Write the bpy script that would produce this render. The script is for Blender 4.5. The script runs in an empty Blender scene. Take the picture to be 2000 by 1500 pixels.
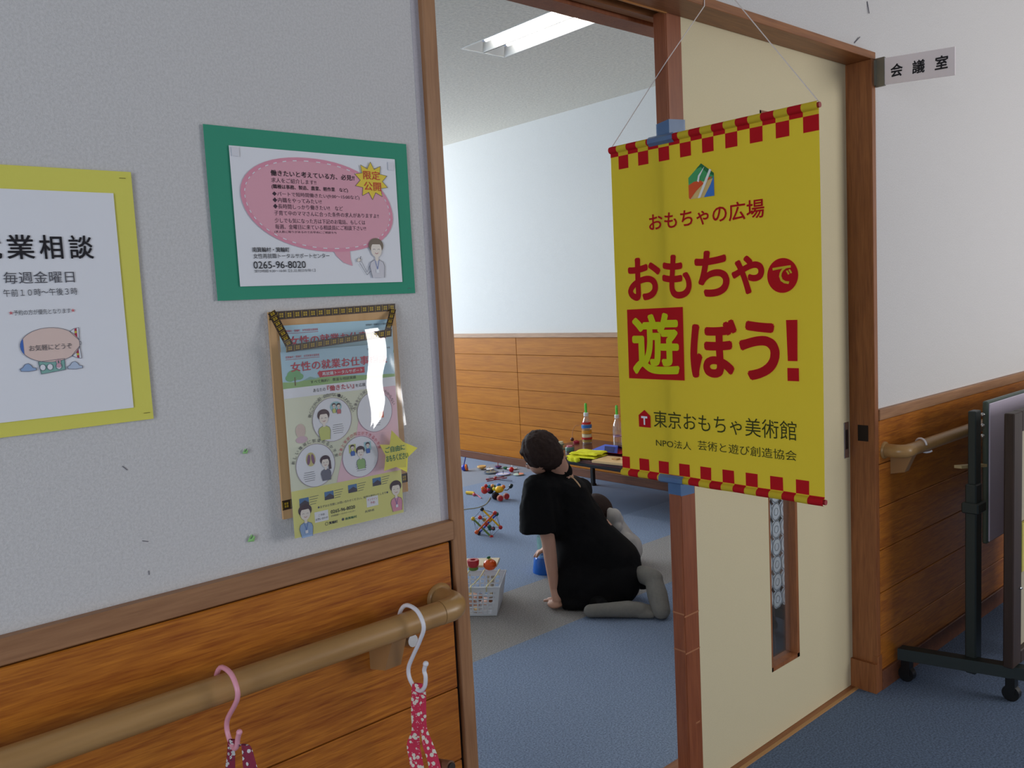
import bpy, bmesh, math, random
from mathutils import Vector, Matrix
random.seed(7)
C = bpy.context.scene.collection
SC = bpy.context.scene
V = Vector
PI = math.pi

def lin(c):
    c = c / 255.0
    return c / 12.92 if c <= 0.04045 else ((c + 0.055) / 1.055) ** 2.4
def S(r, g, b): return (lin(r), lin(g), lin(b), 1.0)

# ------------------------------------------------------------------ camera
FPX = 1660.88
YAW, PIT, ROL = 0.7188786, 0.09714479, -0.0510942
CAM = V((0, 0, 1.37))
_fw = V((math.sin(YAW) * math.cos(PIT), math.cos(YAW) * math.cos(PIT), -math.sin(PIT)))
_rt = V((math.cos(YAW), -math.sin(YAW), 0)); _up = _rt.cross(_fw)
_r2 = _rt * math.cos(ROL) + _up * math.sin(ROL); _u2 = -_rt * math.sin(ROL) + _up * math.cos(ROL)
cd = bpy.data.cameras.new('camera'); cam = bpy.data.objects.new('camera', cd); C.objects.link(cam)
cd.sensor_width = 36; cd.lens = 36 * FPX / 2000; cd.clip_start = 0.02
m = Matrix.Identity(4)
for i in range(3):
    m[i][0] = _r2[i]; m[i][1] = _u2[i]; m[i][2] = -_fw[i]; m[i][3] = CAM[i]
cam.matrix_world = m
SC.camera = cam
# measured picture points -> places in the room (surveying helpers)
def ray(x, y): return _r2 * (x - 1000) - _u2 * (y - 750) + _fw * FPX
def fl(x, y, z=0.0):
    d = ray(x, y); return CAM + d * ((z - CAM.z) / d.z)
def onx(x, y, X):
    d = ray(x, y); return CAM + d * ((X - CAM.x) / d.x)
def ony(x, y, Y):
    d = ray(x, y); return CAM + d * ((Y - CAM.y) / d.y)
def dp(x, y, t): return CAM + ray(x, y) * (t / FPX)

# ------------------------------------------------------------------ world, lights, exposure
w = bpy.data.worlds.new('world'); SC.world = w; w.use_nodes = True
w.node_tree.nodes['Background'].inputs[0].default_value = (0.62, 0.72, 0.85, 1)
w.node_tree.nodes['Background'].inputs[1].default_value = 0.6
SC.view_settings.view_transform = 'Standard'; SC.view_settings.look = 'None'
SC.view_settings.gamma = 1; SC.view_settings.exposure = 0.0; SC.view_settings.use_curve_mapping = False
try:
    SC.cycles.use_denoising = True
    SC.cycles.max_bounces = 8; SC.cycles.diffuse_bounces = 5
    SC.cycles.transparent_max_bounces = 16
    SC.cycles.sample_clamp_indirect = 4
except Exception: pass

def area(name, loc, target, sx, sy, power, col):
    l = bpy.data.lights.new(name, 'AREA'); l.shape = 'RECTANGLE'; l.size = sx; l.size_y = sy
    l.energy = power; l.color = col
    o = bpy.data.objects.new(name, l); C.objects.link(o); o.location = loc
    d = V(target) - V(loc); o.rotation_euler = d.to_track_quat('-Z', 'Z').to_euler() if abs(d.x)+abs(d.y)>1e-6 else (0,0,0)
    return o
# daylight through the play room's windows (end wall), and through the hall's windows behind the visitor
area('daylight_room', (2.4, 8.32, 1.75), (2.4, 0, 1.75), 3.8, 1.5, 200, (0.83, 0.92, 1.0))
area('daylight_hall', (4.6, -2.42, 1.60), (4.6, 5, 1.60), 2.4, 1.5, 82, (1.0, 0.97, 0.93))
area('daylight_hall_end', (-2.94, -0.75, 1.45), (3, -0.75, 1.45), 2.4, 1.5, 62, (0.84, 0.92, 1.0))

# ------------------------------------------------------------------ materials
MATS = {}
def new_mat(name):
    m = bpy.data.materials.new(name); m.use_nodes = True
    nt = m.node_tree; b = nt.nodes['Principled BSDF']; return m, nt, b
def mat(name, rgb, rough=0.6, metal=0.0, spec=None, bump=0, bscale=200, var=0.0, vscale=8, emit=None, alpha=None, trans=0):
    if name in MATS: return MATS[name]
    m, nt, b = new_mat(name); N, L = nt.nodes, nt.links
    col = S(*rgb)
    b.inputs['Base Color'].default_value = col; b.inputs['Roughness'].default_value = rough
    b.inputs['Metallic'].default_value = metal
    if spec is not None: b.inputs['Specular IOR Level'].default_value = spec
    tc = N.new('ShaderNodeTexCoord')
    nz = N.new('ShaderNodeTexNoise'); nz.inputs['Scale'].default_value = vscale; nz.inputs['Detail'].default_value = 4
    L.new(tc.outputs['Object'], nz.inputs['Vector'])
    mx = N.new('ShaderNodeMix'); mx.data_type = 'RGBA'
    v = max(var, 0.02)
    mx.inputs['A'].default_value = (col[0]*(1-v), col[1]*(1-v), col[2]*(1-v), 1)
    mx.inputs['B'].default_value = (min(1, col[0]*(1+v)), min(1, col[1]*(1+v)), min(1, col[2]*(1+v)), 1)
    L.new(nz.outputs['Fac'], mx.inputs['Factor']); L.new(mx.outputs['Result'], b.inputs['Base Color'])
    if bump:
        n2 = N.new('ShaderNodeTexNoise'); n2.inputs['Scale'].default_value = bscale; n2.inputs['Detail'].default_value = 3
        L.new(tc.outputs['Object'], n2.inputs['Vector'])
        bp = N.new('ShaderNodeBump'); bp.inputs['Strength'].default_value = bump; bp.inputs['Distance'].default_value = 0.002
        L.new(n2.outputs['Fac'], bp.inputs['Height']); L.new(bp.outputs['Normal'], b.inputs['Normal'])
    if emit:
        b.inputs['Emission Color'].default_value = col; b.inputs['Emission Strength'].default_value = emit
    if alpha is not None: b.inputs['Alpha'].default_value = alpha
    if trans: b.inputs['Transmission Weight'].default_value = trans
    MATS[name] = m; return m
def wood(name, c1, c2, axis=0, sc=1.0, rough=0.45, contrast=1.0):
    """streaky grain along one axis; every object gets its own offset"""
    if name in MATS: return MATS[name]
    m, nt, b = new_mat(name); N, L = nt.nodes, nt.links
    tc = N.new('ShaderNodeTexCoord'); oi = N.new('ShaderNodeObjectInfo')
    ml = N.new('ShaderNodeMath'); ml.operation = 'MULTIPLY'; ml.inputs[1].default_value = 37.0
    L.new(oi.outputs['Random'], ml.inputs[0])
    ad = N.new('ShaderNodeVectorMath'); ad.operation = 'ADD'
    L.new(tc.outputs['Object'], ad.inputs[0]); L.new(ml.outputs[0], ad.inputs[1])
    mp = N.new('ShaderNodeMapping')
    s = [22*sc, 22*sc, 22*sc]; s[axis] = 1.8*sc
    mp.inputs['Scale'].default_value = s
    L.new(ad.outputs[0], mp.inputs['Vector'])
    n1 = N.new('ShaderNodeTexNoise'); n1.inputs['Scale'].default_value = 1.0; n1.inputs['Detail'].default_value = 6
    n1.inputs['Distortion'].default_value = 1.6; L.new(mp.outputs[0], n1.inputs['Vector'])
    mp2 = N.new('ShaderNodeMapping'); s2 = [160*sc]*3; s2[axis] = 9*sc; mp2.inputs['Scale'].default_value = s2
    L.new(ad.outputs[0], mp2.inputs['Vector'])
    n2 = N.new('ShaderNodeTexNoise'); n2.inputs['Scale'].default_value = 1.0; n2.inputs['Detail'].default_value = 3
    L.new(mp2.outputs[0], n2.inputs['Vector'])
    a = N.new('ShaderNodeMath'); a.operation = 'MULTIPLY_ADD'; a.inputs[1].default_value = 0.45
    L.new(n2.outputs['Fac'], a.inputs[0]); 
    h = N.new('ShaderNodeMath'); h.operation = 'MULTIPLY'; h.inputs[1].default_value = 0.55; L.new(n1.outputs['Fac'], h.inputs[0])
    L.new(h.outputs[0], a.inputs[2])
    r = N.new('ShaderNodeValToRGB'); r.color_ramp.elements[0].position = 0.5 - 0.16/contrast; r.color_ramp.elements[1].position = 0.5 + 0.16/contrast
    r.color_ramp.elements[0].color = S(*c1); r.color_ramp.elements[1].color = S(*c2)
    L.new(a.outputs[0], r.inputs[0]); L.new(r.outputs[0], b.inputs['Base Color'])
    b.inputs['Roughness'].default_value = rough
    bp = N.new('ShaderNodeBump'); bp.inputs['Strength'].default_value = 0.08; bp.inputs['Distance'].default_value = 0.002
    L.new(n2.outputs['Fac'], bp.inputs['Height']); L.new(bp.outputs['Normal'], b.inputs['Normal'])
    MATS[name] = m; return m
def speckle(name, base, amp, scale, rough=0.95, bump=0.3, big=0.0):
    if name in MATS: return MATS[name]
    m, nt, b = new_mat(name); N, L = nt.nodes, nt.links
    tc = N.new('ShaderNodeTexCoord')
    n1 = N.new('ShaderNodeTexNoise'); n1.inputs['Scale'].default_value = scale; n1.inputs['Detail'].default_value = 2; n1.inputs['Roughness'].default_value = 0.8
    L.new(tc.outputs['Object'], n1.inputs['Vector'])
    r = N.new('ShaderNodeValToRGB'); r.color_ramp.elements[0].position = 0.36; r.color_ramp.elements[1].position = 0.64
    c = S(*base)
    r.color_ramp.elements[0].color = (c[0]*(1-amp), c[1]*(1-amp), c[2]*(1-amp), 1); r.color_ramp.elements[1].color = (min(1,c[0]*(1+amp)), min(1,c[1]*(1+amp)), min(1,c[2]*(1+amp)), 1)
    L.new(n1.outputs['Fac'], r.inputs[0]); L.new(r.outputs[0], b.inputs['Base Color'])
    b.inputs['Roughness'].default_value = rough; b.inputs['Specular IOR Level'].default_value = 0.2
    bp = N.new('ShaderNodeBump'); bp.inputs['Strength'].default_value = bump; bp.inputs['Distance'].default_value = 0.003
    L.new(n1.outputs['Fac'], bp.inputs['Height']); L.new(bp.outputs['Normal'], b.inputs['Normal'])
    MATS[name] = m; return m
def film(name, rgb, opacity, rough=0.15, gloss=0.12):
    """clear or tinted plastic film: mostly see-through, with a glossy coat"""
    if name in MATS: return MATS[name]
    m, nt, b = new_mat(name); N, L = nt.nodes, nt.links
    out = N['Material Output']; tr = N.new('ShaderNodeBsdfTransparent'); gl = N.new('ShaderNodeBsdfGlossy')
    tr.inputs[0].default_value = (1, 1, 1, 1); gl.inputs['Roughness'].default_value = rough
    b.inputs['Base Color'].default_value = S(*rgb); b.inputs['Roughness'].default_value = 0.5
    m1 = N.new('ShaderNodeMixShader'); m1.inputs[0].default_value = opacity
    L.new(tr.outputs[0], m1.inputs[1]); L.new(b.outputs[0], m1.inputs[2])
    fr = N.new('ShaderNodeLayerWeight'); fr.inputs['Blend'].default_value = 0.35
    mu = N.new('ShaderNodeMath'); mu.operation = 'MULTIPLY_ADD'; mu.inputs[1].default_value = 0.35; mu.inputs[2].default_value = gloss
    L.new(fr.outputs['Facing'], mu.inputs[0])
    m2 = N.new('ShaderNodeMixShader'); L.new(mu.outputs[0], m2.inputs[0]); L.new(m1.outputs[0], m2.inputs[1]); L.new(gl.outputs[0], m2.inputs[2])
    L.new(m2.outputs[0], out.inputs[0]); MATS[name] = m; return m
def cloth_translucent(name, rgb, tr=0.3):
    if name in MATS: return MATS[name]
    m, nt, b = new_mat(name); N, L = nt.nodes, nt.links
    b.inputs['Base Color'].default_value = S(*rgb); b.inputs['Roughness'].default_value = 0.85; b.inputs['Specular IOR Level'].default_value = 0.15
    t = N.new('ShaderNodeBsdfTranslucent'); t.inputs[0].default_value = S(*rgb)
    mx = N.new('ShaderNodeMixShader'); mx.inputs[0].default_value = tr
    wv = N.new('ShaderNodeTexNoise'); wv.inputs['Scale'].default_value = 900
    tc = N.new('ShaderNodeTexCoord'); L.new(tc.outputs['Object'], wv.inputs['Vector'])
    bp = N.new('ShaderNodeBump'); bp.inputs['Strength'].default_value = 0.15; bp.inputs['Distance'].default_value = 0.0005
    L.new(wv.outputs['Fac'], bp.inputs['Height']); L.new(bp.outputs['Normal'], b.inputs['Normal'])
    L.new(b.outputs[0], mx.inputs[1]); L.new(t.outputs[0], mx.inputs[2]); L.new(mx.outputs[0], N['Material Output'].inputs[0])
    MATS[name] = m; return m
def blotch(name, base, spots, scale=60, rough=0.9):
    """printed floral cotton: base colour with scattered cell-shaped spots"""
    if name in MATS: return MATS[name]
    m, nt, b = new_mat(name); N, L = nt.nodes, nt.links
    tc = N.new('ShaderNodeTexCoord'); v = N.new('ShaderNodeTexVoronoi'); v.inputs['Scale'].default_value = scale
    L.new(tc.outputs['Object'], v.inputs['Vector'])
    r = N.new('ShaderNodeValToRGB'); r.color_ramp.interpolation = 'CONSTANT'
    r.color_ramp.elements[0].position = 0; r.color_ramp.elements[0].color = S(*spots[0])
    r.color_ramp.elements[1].position = 0.38; r.color_ramp.elements[1].color = S(*base)
    v2 = N.new('ShaderNodeTexVoronoi'); v2.inputs['Scale'].default_value = scale*1.7; L.new(tc.outputs['Object'], v2.inputs['Vector'])
    r2 = N.new('ShaderNodeValToRGB'); r2.color_ramp.interpolation = 'CONSTANT'
    r2.color_ramp.elements[0].color = (1,1,1,1); r2.color_ramp.elements[1].position = 0.2; r2.color_ramp.elements[1].color = (0,0,0,1)
    L.new(v.outputs['Distance'], r.inputs[0]); L.new(v2.outputs['Distance'], r2.inputs[0])
    mx = N.new('ShaderNodeMix'); mx.data_type = 'RGBA'; mx.inputs['B'].default_value = S(*spots[1])
    L.new(r2.outputs[0], mx.inputs['Factor']); L.new(r.outputs[0], mx.inputs['A']); L.new(mx.outputs['Result'], b.inputs['Base Color'])
    b.inputs['Roughness'].default_value = rough
    MATS[name] = m; return m

M_wall = speckle('wallpaper', (206, 204, 205), 0.07, 260, 0.9, 0.35)
M_wallroom = speckle('room wallpaper', (226, 226, 224), 0.04, 260, 0.9, 0.25)
M_ceil = speckle('rock wool ceiling board', (222, 216, 203), 0.10, 55, 0.95, 0.5)
M_ceilh = speckle('hall ceiling board', (200, 198, 192), 0.08, 70, 0.95, 0.4)
M_plank = wood('lacquered plank', (142, 72, 20), (202, 126, 42), 0, 2.4, 0.38, 0.9)
M_planky = wood('lacquered plank far', (158, 92, 16), (190, 120, 30), 1, 0.8, 0.55, 0.8); M_planky.node_tree.nodes['Principled BSDF'].inputs['Specular IOR Level'].default_value = 0.25
M_trimx = wood('trim wood x', (138, 96, 66), (168, 124, 88), 0, 1.2, 0.5)
M_trimy = wood('trim wood y', (150, 112, 80), (182, 142, 106), 1, 1.2, 0.5)
M_trimz = wood('trim wood z', (140, 96, 62), (172, 126, 88), 2, 1.2, 0.5)
M_casez = wood('casing wood z', (122, 70, 38), (156, 98, 56), 2, 1.4, 0.42)
M_casex = wood('casing wood x', (124, 74, 40), (158, 102, 60), 0, 1.4, 0.42)
M_stile = wood('stile wood', (124, 64, 36), (150, 86, 52), 2, 1.4, 0.4)
M_base = wood('baseboard wood', (92, 52, 34), (118, 72, 48), 1, 1.0, 0.5)
M_rail = wood('rail wood', (150, 112, 66), (178, 138, 88), 0, 0.6, 0.35, 0.8)
M_gap = mat('dark gap', (32, 20, 14), 0.9)
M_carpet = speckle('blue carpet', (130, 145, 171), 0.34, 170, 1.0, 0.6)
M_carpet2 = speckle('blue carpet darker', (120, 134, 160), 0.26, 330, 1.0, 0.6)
M_carpetg = speckle('grey carpet', (152, 148, 146), 0.30, 170, 1.0, 0.6)
M_carpetm = speckle('grey blue carpet', (144, 150, 164), 0.22, 330, 1.0, 0.6)
M_carpeth = speckle('hall blue carpet', (92, 108, 134), 0.36, 170, 1.0, 0.6)
M_cream = speckle('cream door laminate', (213, 201, 168), 0.025, 300, 0.6, 0.1)
M_white = mat('white', (235, 235, 235), 0.5)
M_paper = mat('white paper', (232, 233, 240), 0.8)
M_ink = mat('black ink', (28, 26, 34), 0.8)
M_inkg = mat('grey ink', (84, 84, 92), 0.8)
M_black = mat('black plastic', (16, 16, 18), 0.4)
M_chrome = mat('brushed steel', (190, 190, 192), 0.28, 1.0)
M_red = mat('red paint', (196, 34, 30), 0.3)
M_yellow = mat('yellow paint', (240, 190, 20), 0.3)
M_orange = mat('orange paint', (226, 92, 26), 0.3)
M_blue = mat('blue paint', (34, 70, 190), 0.3)
M_green = mat('green paint', (30, 110, 70), 0.35)
M_natural = mat('natural beech', (226, 190, 136), 0.5, var=0.06, vscale=30)

# ------------------------------------------------------------------ mesh builder
class MB:
    def __init__(s): s.v = []; s.f = []; s.mi = []; s.mats = []
    def _m(s, m):
        if m not in s.mats: s.mats.append(m)
        return s.mats.index(m)
    def add(s, vs, fs, m):
        b = len(s.v); s.v += [V(p) for p in vs]; k = s._m(m)
        for f in fs: s.f.append([b + i for i in f]); s.mi.append(k)
        return s
    def box(s, a, b, m):
        x0, y0, z0 = [min(a[i], b[i]) for i in range(3)]; x1, y1, z1 = [max(a[i], b[i]) for i in range(3)]
        return s.add([(x0,y0,z0),(x1,y0,z0),(x1,y1,z0),(x0,y1,z0),(x0,y0,z1),(x1,y0,z1),(x1,y1,z1),(x0,y1,z1)],
              [(0,3,2,1),(4,5,6,7),(0,1,5,4),(1,2,6,5),(2,3,7,6),(3,0,4,7)], m)
    def cbox(s, a, b, c, m):
        """box with chamfered edges (c = chamfer)"""
        bm = bmesh.new(); bmesh.ops.create_cube(bm, size=1)
        for v in bm.verts:
            v.co = V([ (min(a[i],b[i])+max(a[i],b[i]))/2 + v.co[i]*abs(a[i]-b[i]) for i in range(3)])
        bmesh.ops.bevel(bm, geom=bm.edges[:], offset=c, segments=1, affect='EDGES', profile=0.5)
        bm.verts.index_update()
        s.add([v.co.copy() for v in bm.verts], [[v.index for v in f.verts] for f in bm.faces], m); bm.free(); return s
    def obox(s, c, ax, ay, az, m):
        """oriented box: centre and three half-axis vectors"""
        c, ax, ay, az = V(c), V(ax), V(ay), V(az)
        vs = [c - ax - ay - az, c + ax - ay - az, c + ax + ay - az, c - ax + ay - az, c - ax - ay + az, c + ax - ay + az, c + ax + ay + az, c - ax + ay + az]
        return s.add(vs, [(0,3,2,1),(4,5,6,7),(0,1,5,4),(1,2,6,5),(2,3,7,6),(3,0,4,7)], m)
    def tube(s, pts, r, m, seg=10, caps=True, closed=False, flat=None):
        pts = [V(p) for p in pts]; n = len(pts); rr = r if isinstance(r, (list, tuple)) else [r]*n
        vs = []; ref = None
        for i, p in enumerate(pts):
            t = ((pts[(i+1) % n] - pts[i-1]) if (closed or 0 < i < n-1) else (pts[1]-pts[0] if i == 0 else pts[-1]-pts[-2])).normalized()
            if ref is None:
                ref = V((0,0,1)) if abs(t.z) < 0.9 else V((1,0,0))
                ref = (ref - t*ref.dot(t)).normalized()
            else: ref = (ref - t*ref.dot(t)).normalized()
            q = t.cross(ref)
            for k in range(seg):
                a = 2*PI*k/seg; ry = 1 if flat is None else flat
                vs.append(p + ref*math.cos(a)*rr[i] + q*math.sin(a)*rr[i]*ry)
        fs = []
        for i in range(n if closed else n-1):
            j = (i+1) % n
            for k in range(seg):
                l = (k+1) % seg; fs.append((i*seg+k, i*seg+l, j*seg+l, j*seg+k))
        if caps and not closed: fs += [list(range(seg))[::-1], [(n-1)*seg+k for k in range(seg)]]
        return s.add(vs, fs, m)
    def cyl(s, a, b, r, m, seg=20, r2=None): return s.tube([a, b], [r, r if r2 is None else r2], m, seg)
    def lathe(s, prof, c, m, seg=24, axis=(0,0,1)):
        ax = V(axis).normalized(); u = ax.orthogonal().normalized(); w = ax.cross(u); c = V(c); vs = []; fs = []
        for r, z in prof:
            for k in range(seg):
                a = 2*PI*k/seg; vs.append(c + ax*z + (u*math.cos(a) + w*math.sin(a))*r)
        for i in range(len(prof)-1):
            for k in range(seg):
                l = (k+1) % seg; fs.append((i*seg+k, i*seg+l, (i+1)*seg+l, (i+1)*seg+k))
        return s.add(vs, fs, m)
    def ball(s, c, r, m, seg=16, sc=(1,1,1), rot=None):
        rings = max(6, seg//2); vs = []; fs = []; c = V(c)
        for i in range(rings+1):
            th = PI*i/rings
            for k in range(seg):
                a = 2*PI*k/seg; p = V((math.sin(th)*math.cos(a)*sc[0], math.sin(th)*math.sin(a)*sc[1], math.cos(th)*sc[2]))*r
                if rot: p = rot @ p
                vs.append(c + p)
        for i in range(rings):
            for k in range(seg):
                l = (k+1) % seg; fs.append((i*seg+k, (i+1)*seg+k, (i+1)*seg+l, i*seg+l))
        return s.add(vs, fs, m)
    def build(s, name, parent=None, smooth=False, bevel=0):
        me = bpy.data.meshes.new(name)
        off = V((0,0,0))
        if parent is not None: off = wloc(parent)
        me.from_pydata([tuple(v - off) for v in s.v], [], s.f)
        for m in s.mats: me.materials.append(m)
        me.polygons.foreach_set('material_index', s.mi)
        if smooth: me.polygons.foreach_set('use_smooth', [True]*len(s.f))
        me.validate(); me.update()
        if smooth:
            bm = bmesh.new(); bm.from_mesh(me); bmesh.ops.remove_doubles(bm, verts=bm.verts[:], dist=1e-6)
            bmesh.ops.recalc_face_normals(bm, faces=bm.faces[:])
            for e in bm.edges:
                if len(e.link_faces) == 2 and e.calc_face_angle(0) > 0.7: e.smooth = False
            bm.to_mesh(me); bm.free()
        o = bpy.data.objects.new(name, me); C.objects.link(o)
        if parent is not None: o.parent = parent
        if bevel:
            md = o.modifiers.new('bevel', 'BEVEL'); md.width = bevel; md.segments = 2; md.limit_method = 'ANGLE'
        return o
WL = {}
def wloc(o): return WL.get(o.name, V((0,0,0)))
def thing(name, label, cat, loc, group=None):
    o = bpy.data.objects.new(name, None); C.objects.link(o); o.location = loc; o.empty_display_size = 0.05
    WL[o.name] = V(loc); return tag(o, label, cat, group)
def tag(o, label, cat, group=None):
    o['label'] = label; o['category'] = cat
    if group: o['group'] = group
    return o
def struct(o): o['kind'] = 'structure'; return o
def sub(o, parent):
    """hang a mesh built with parent=thing one level deeper, under a part"""
    o.parent = parent; return o

# ------------------------------------------------------------------ flat print helper
class Frame:
    def __init__(s, o, u, v, n, disp=None): s.o, s.u, s.v, s.n, s.d = V(o), V(u), V(v), V(n), disp
    def __call__(s, u, v, n=0.0):
        k = s.d(u, v) if s.d else 0.0
        return s.o + s.u*u + s.v*v + s.n*(n + k)
def wallF(Y):
    k = Y/1.296     # coordinates surveyed on y=1.296, carried to a sheet lying at y=Y
    return Frame((0, Y, 1.37*(1-k)), (k, 0, 0), (0, 0, k), (0, -1, 0))
CNT = [0]
def poly(mb, F, pts, n, m):
    CNT[0] += 1; n += 2e-6*(CNT[0] % 60)
    mb.add([F(a, b, n) for a, b in pts], [list(range(len(pts)))], m)
def line(mb, F, pts, wd, n, m, closed=False):
    P = list(pts) + ([pts[0]] if closed else [])
    for (a, b), (c, d) in zip(P[:-1], P[1:]):
        L = math.hypot(c-a, d-b) or 1e-9; ox, oy = -(d-b)/L*wd/2, (c-a)/L*wd/2; ex, ey = (c-a)/L*wd*0.3, (d-b)/L*wd*0.3
        poly(mb, F, [(a+ox-ex, b+oy-ey), (a-ox-ex, b-oy-ey), (c-ox+ex, d-oy+ey), (c+ox+ex, d+oy+ey)], n, m)
def ell(cx, cy, rx, ry, k=28, a0=0, a1=2*PI, rot=0):
    o = []
    for i in range(k):
        a = a0 + (a1-a0)*i/(k if abs(a1-a0-2*PI) < 1e-6 else k-1)
        x, y = rx*math.cos(a), ry*math.sin(a); o.append((cx + x*math.cos(rot) - y*math.sin(rot), cy + x*math.sin(rot) + y*math.cos(rot)))
    return o
def rect(a, b, c, d): return [(a, b), (c, b), (c, d), (a, d)]
TC = {}
BOLD_DIRS = [(math.cos(a), math.sin(a)) for a in [2*PI*k/8 for k in range(8)]]
def glyphs(s, bold):
    key = (s, bold)
    if key in TC: return TC[key]
    cu = bpy.data.curves.new('t', 'FONT'); cu.body = s; cu.size = 1; cu.resolution_u = 9 if bold > .02 else 3;  cu.fill_mode = 'FRONT'
    o = bpy.data.objects.new('t', cu); C.objects.link(o)
    me = bpy.data.meshes.new_from_object(o.evaluated_get(bpy.context.evaluated_depsgraph_get()))
    vs = [v.co.copy() for v in me.vertices]; fs = [list(p.vertices) for p in me.polygons]
    bpy.data.objects.remove(o); bpy.data.curves.remove(cu); bpy.data.meshes.remove(me)
    TC[key] = (vs, fs); return TC[key]
def text(mb, s, F, box, n, m, bold=0.0, rot=0.0, keep=False):
    """writing fitted into box=(u0,v0,u1,v1) of a frame"""
    vs, fs = glyphs(s, bold)
    if not vs: return
    x0 = min(v.x for v in vs); x1 = max(v.x for v in vs); y0 = min(v.y for v in vs); y1 = max(v.y for v in vs)
    u0, v0, u1, v1 = box; sx = (u1-u0)/(x1-x0); sy = (v1-v0)/(y1-y0)
    if keep: sx = sy = min(sx, sy)
    sh = 1.0
    if bold > 0:   # thickened strokes must still end inside the box
        e_ = bold*(sx+sy)*0.5; sx *= 1 - 2*e_/(u1-u0); sy *= 1 - 2*e_/(v1-v0)
    cx, cy = (u0+u1)/2, (v0+v1)/2; out = []
    for v in vs:
        a = (v.x-(x0+x1)/2)*sx; b = (v.y-(y0+y1)/2)*sy
        out.append(F(cx + a*math.cos(rot) - b*math.sin(rot), cy + a*math.sin(rot) + b*math.cos(rot), n))
    mb.add(out, fs, m)
    if bold > 0:
        e = bold*(sx+sy)*0.5
        for k, (dx, dy) in enumerate(BOLD_DIRS):
            o2 = [F(cx + a*math.cos(rot) - b*math.sin(rot) + dx*e, cy + a*math.sin(rot) + b*math.cos(rot) + dy*e, n + 2.5e-5*(k+1)) for a, b in
                  [((v.x-(x0+x1)/2)*sx*sh, (v.y-(y0+y1)/2)*sy*sh) for v in vs]]
            mb.add(o2, fs, m)

# =================================================================== STRUCTURE
YW = 1.30           # hall face of the door wall
XR = 4.63           # far wall of the play room
ZC = 2.745
def plank_mesh(name, L, H, D, m, axis):
    """one lacquered board, eased edges, proud of its joints"""
    mb = MB()
    if axis == 0: mb.cbox((0, 0, 0.0012), (L, -D, H-0.0012), 0.0018, m)
    else: mb.cbox((0, 0, 0.0012), (-D, L, H-0.0012), 0.0018, m)
    o = mb.build(name); me = o.data; bpy.data.objects.remove(o); return me
def lay(me, loc, parent, name='plank'):
    o = bpy.data.objects.new(name, me); C.objects.link(o); o.parent = parent; o.location = loc; return o

# door wall: left of the opening, right of it, above it
wl = struct(MB().box((-3.0, YW, 0), (0.957, 1.50, 2.75), M_wall).build('wall_left'))
wr = struct(MB().box((2.711, YW, 0), (6.5, 1.50, 2.75), M_wall).build('wall_right'))
struct(MB().box((0.957, YW, 2.088), (2.711, 1.50, 2.75), M_wall).build('wall_above_door'))
PH = 0.146
for k in range(6):
    z = 0.918 - PH*(k+1)
    if k == 5: H = PH + (z - 0.065); z = 0.065
    else: H = PH
    me = plank_mesh('plank', 1.95, H, 0.012, M_plank, 0)
    lay(me, (0.947-1.95, YW, z), wl); lay(me, (0.947-3.905, YW, z), wl)
    me2 = plank_mesh('plank', 1.82, H, 0.012, M_plank, 0)
    for j in range(2): lay(me2, (2.716+1.823*j, YW, z), wr)
bk = MB().box((-3, YW, 0.06), (0.956, YW-0.003, 0.92), M_gap).build('backing_board', wl)
bk = MB().box((2.712, YW, 0.06), (6.4, YW-0.003, 0.92), M_gap).build('backing_board', wr)
struct(MB().cbox((-3, YW-0.018, 0.921), (0.956, YW+0.01, 0.958), 0.002, M_trimx).build('trim_1'))
struct(MB().cbox((2.712, YW-0.018, 0.919), (6.4, YW+0.01, 0.955), 0.002, M_trimx).build('trim_2'))
struct(MB().cbox((-3, YW-0.016, 0), (0.956, YW+0.01, 0.065), 0.002, M_base).build('baseboard_left'))
struct(MB().cbox((2.712, YW-0.02, 0), (6.4, YW+0.01, 0.067), 0.002, M_base).build('baseboard_right'))
# door casing
struct(MB().cbox((0.957, 1.287, 0), (0.987, 1.513, 2.09), 0.0015, M_trimz).build('trim_3'))
jr = struct(MB().cbox((2.686, 1.287, 0), (2.711, 1.513, 2.066), 0.0015, M_casez).build('trim_4'))
MB().box((2.672, 1.284, 0), (2.686, 1.373, 0.10), M_casez).cbox((2.684, 1.283, 0), (2.7125, 1.30, 0.125), 0.001, M_casez).build('jamb_foot', jr)
MB().box((2.6848, 1.31, 0.852), (2.6865, 1.345, 0.905), M_gap).build('strike_plate', jr)
hd = struct(MB().cbox((0.957, 1.287, 2.066), (2.713, 1.372, 2.089), 0.0012, M_casex)
       .box((0.957, 1.372, 2.082), (2.713, 1.414, 2.089), M_gap).cbox((0.957, 1.4135, 2.066), (2.713, 1.442, 2.089), 0.001, M_casex)
       .box((0.957, 1.442, 2.080), (2.713, 1.452, 2.089), M_gap).cbox((0.957, 1.452, 2.060), (2.713, 1.513, 2.089), 0.001, M_stile).build('trim_5'))
MB().cbox((0.99, 1.3695, 2.0635), (1.775, 1.3755, 2.07), 0.0008, mat('brass track', (190, 130, 70), 0.35, 0.4)).build('track', hd)
struct(MB().box((0.987, 1.345, -0.004), (2.69, 1.355, 0.004), mat('sill lip', (176, 132, 84), 0.5)).box((0.987, 1.355, -0.004), (2.69, 1.513, 0.003), M_casex).build('trim_6'))

MB().box((0.940, YW-0.0008, 0.958), (0.957, YW, 2.3), speckle('wallpaper darker', (186, 182, 190), .05, 260)).build('edge_strip', wl)  # thin strip along the left casing, slightly darker than the wall
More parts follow.
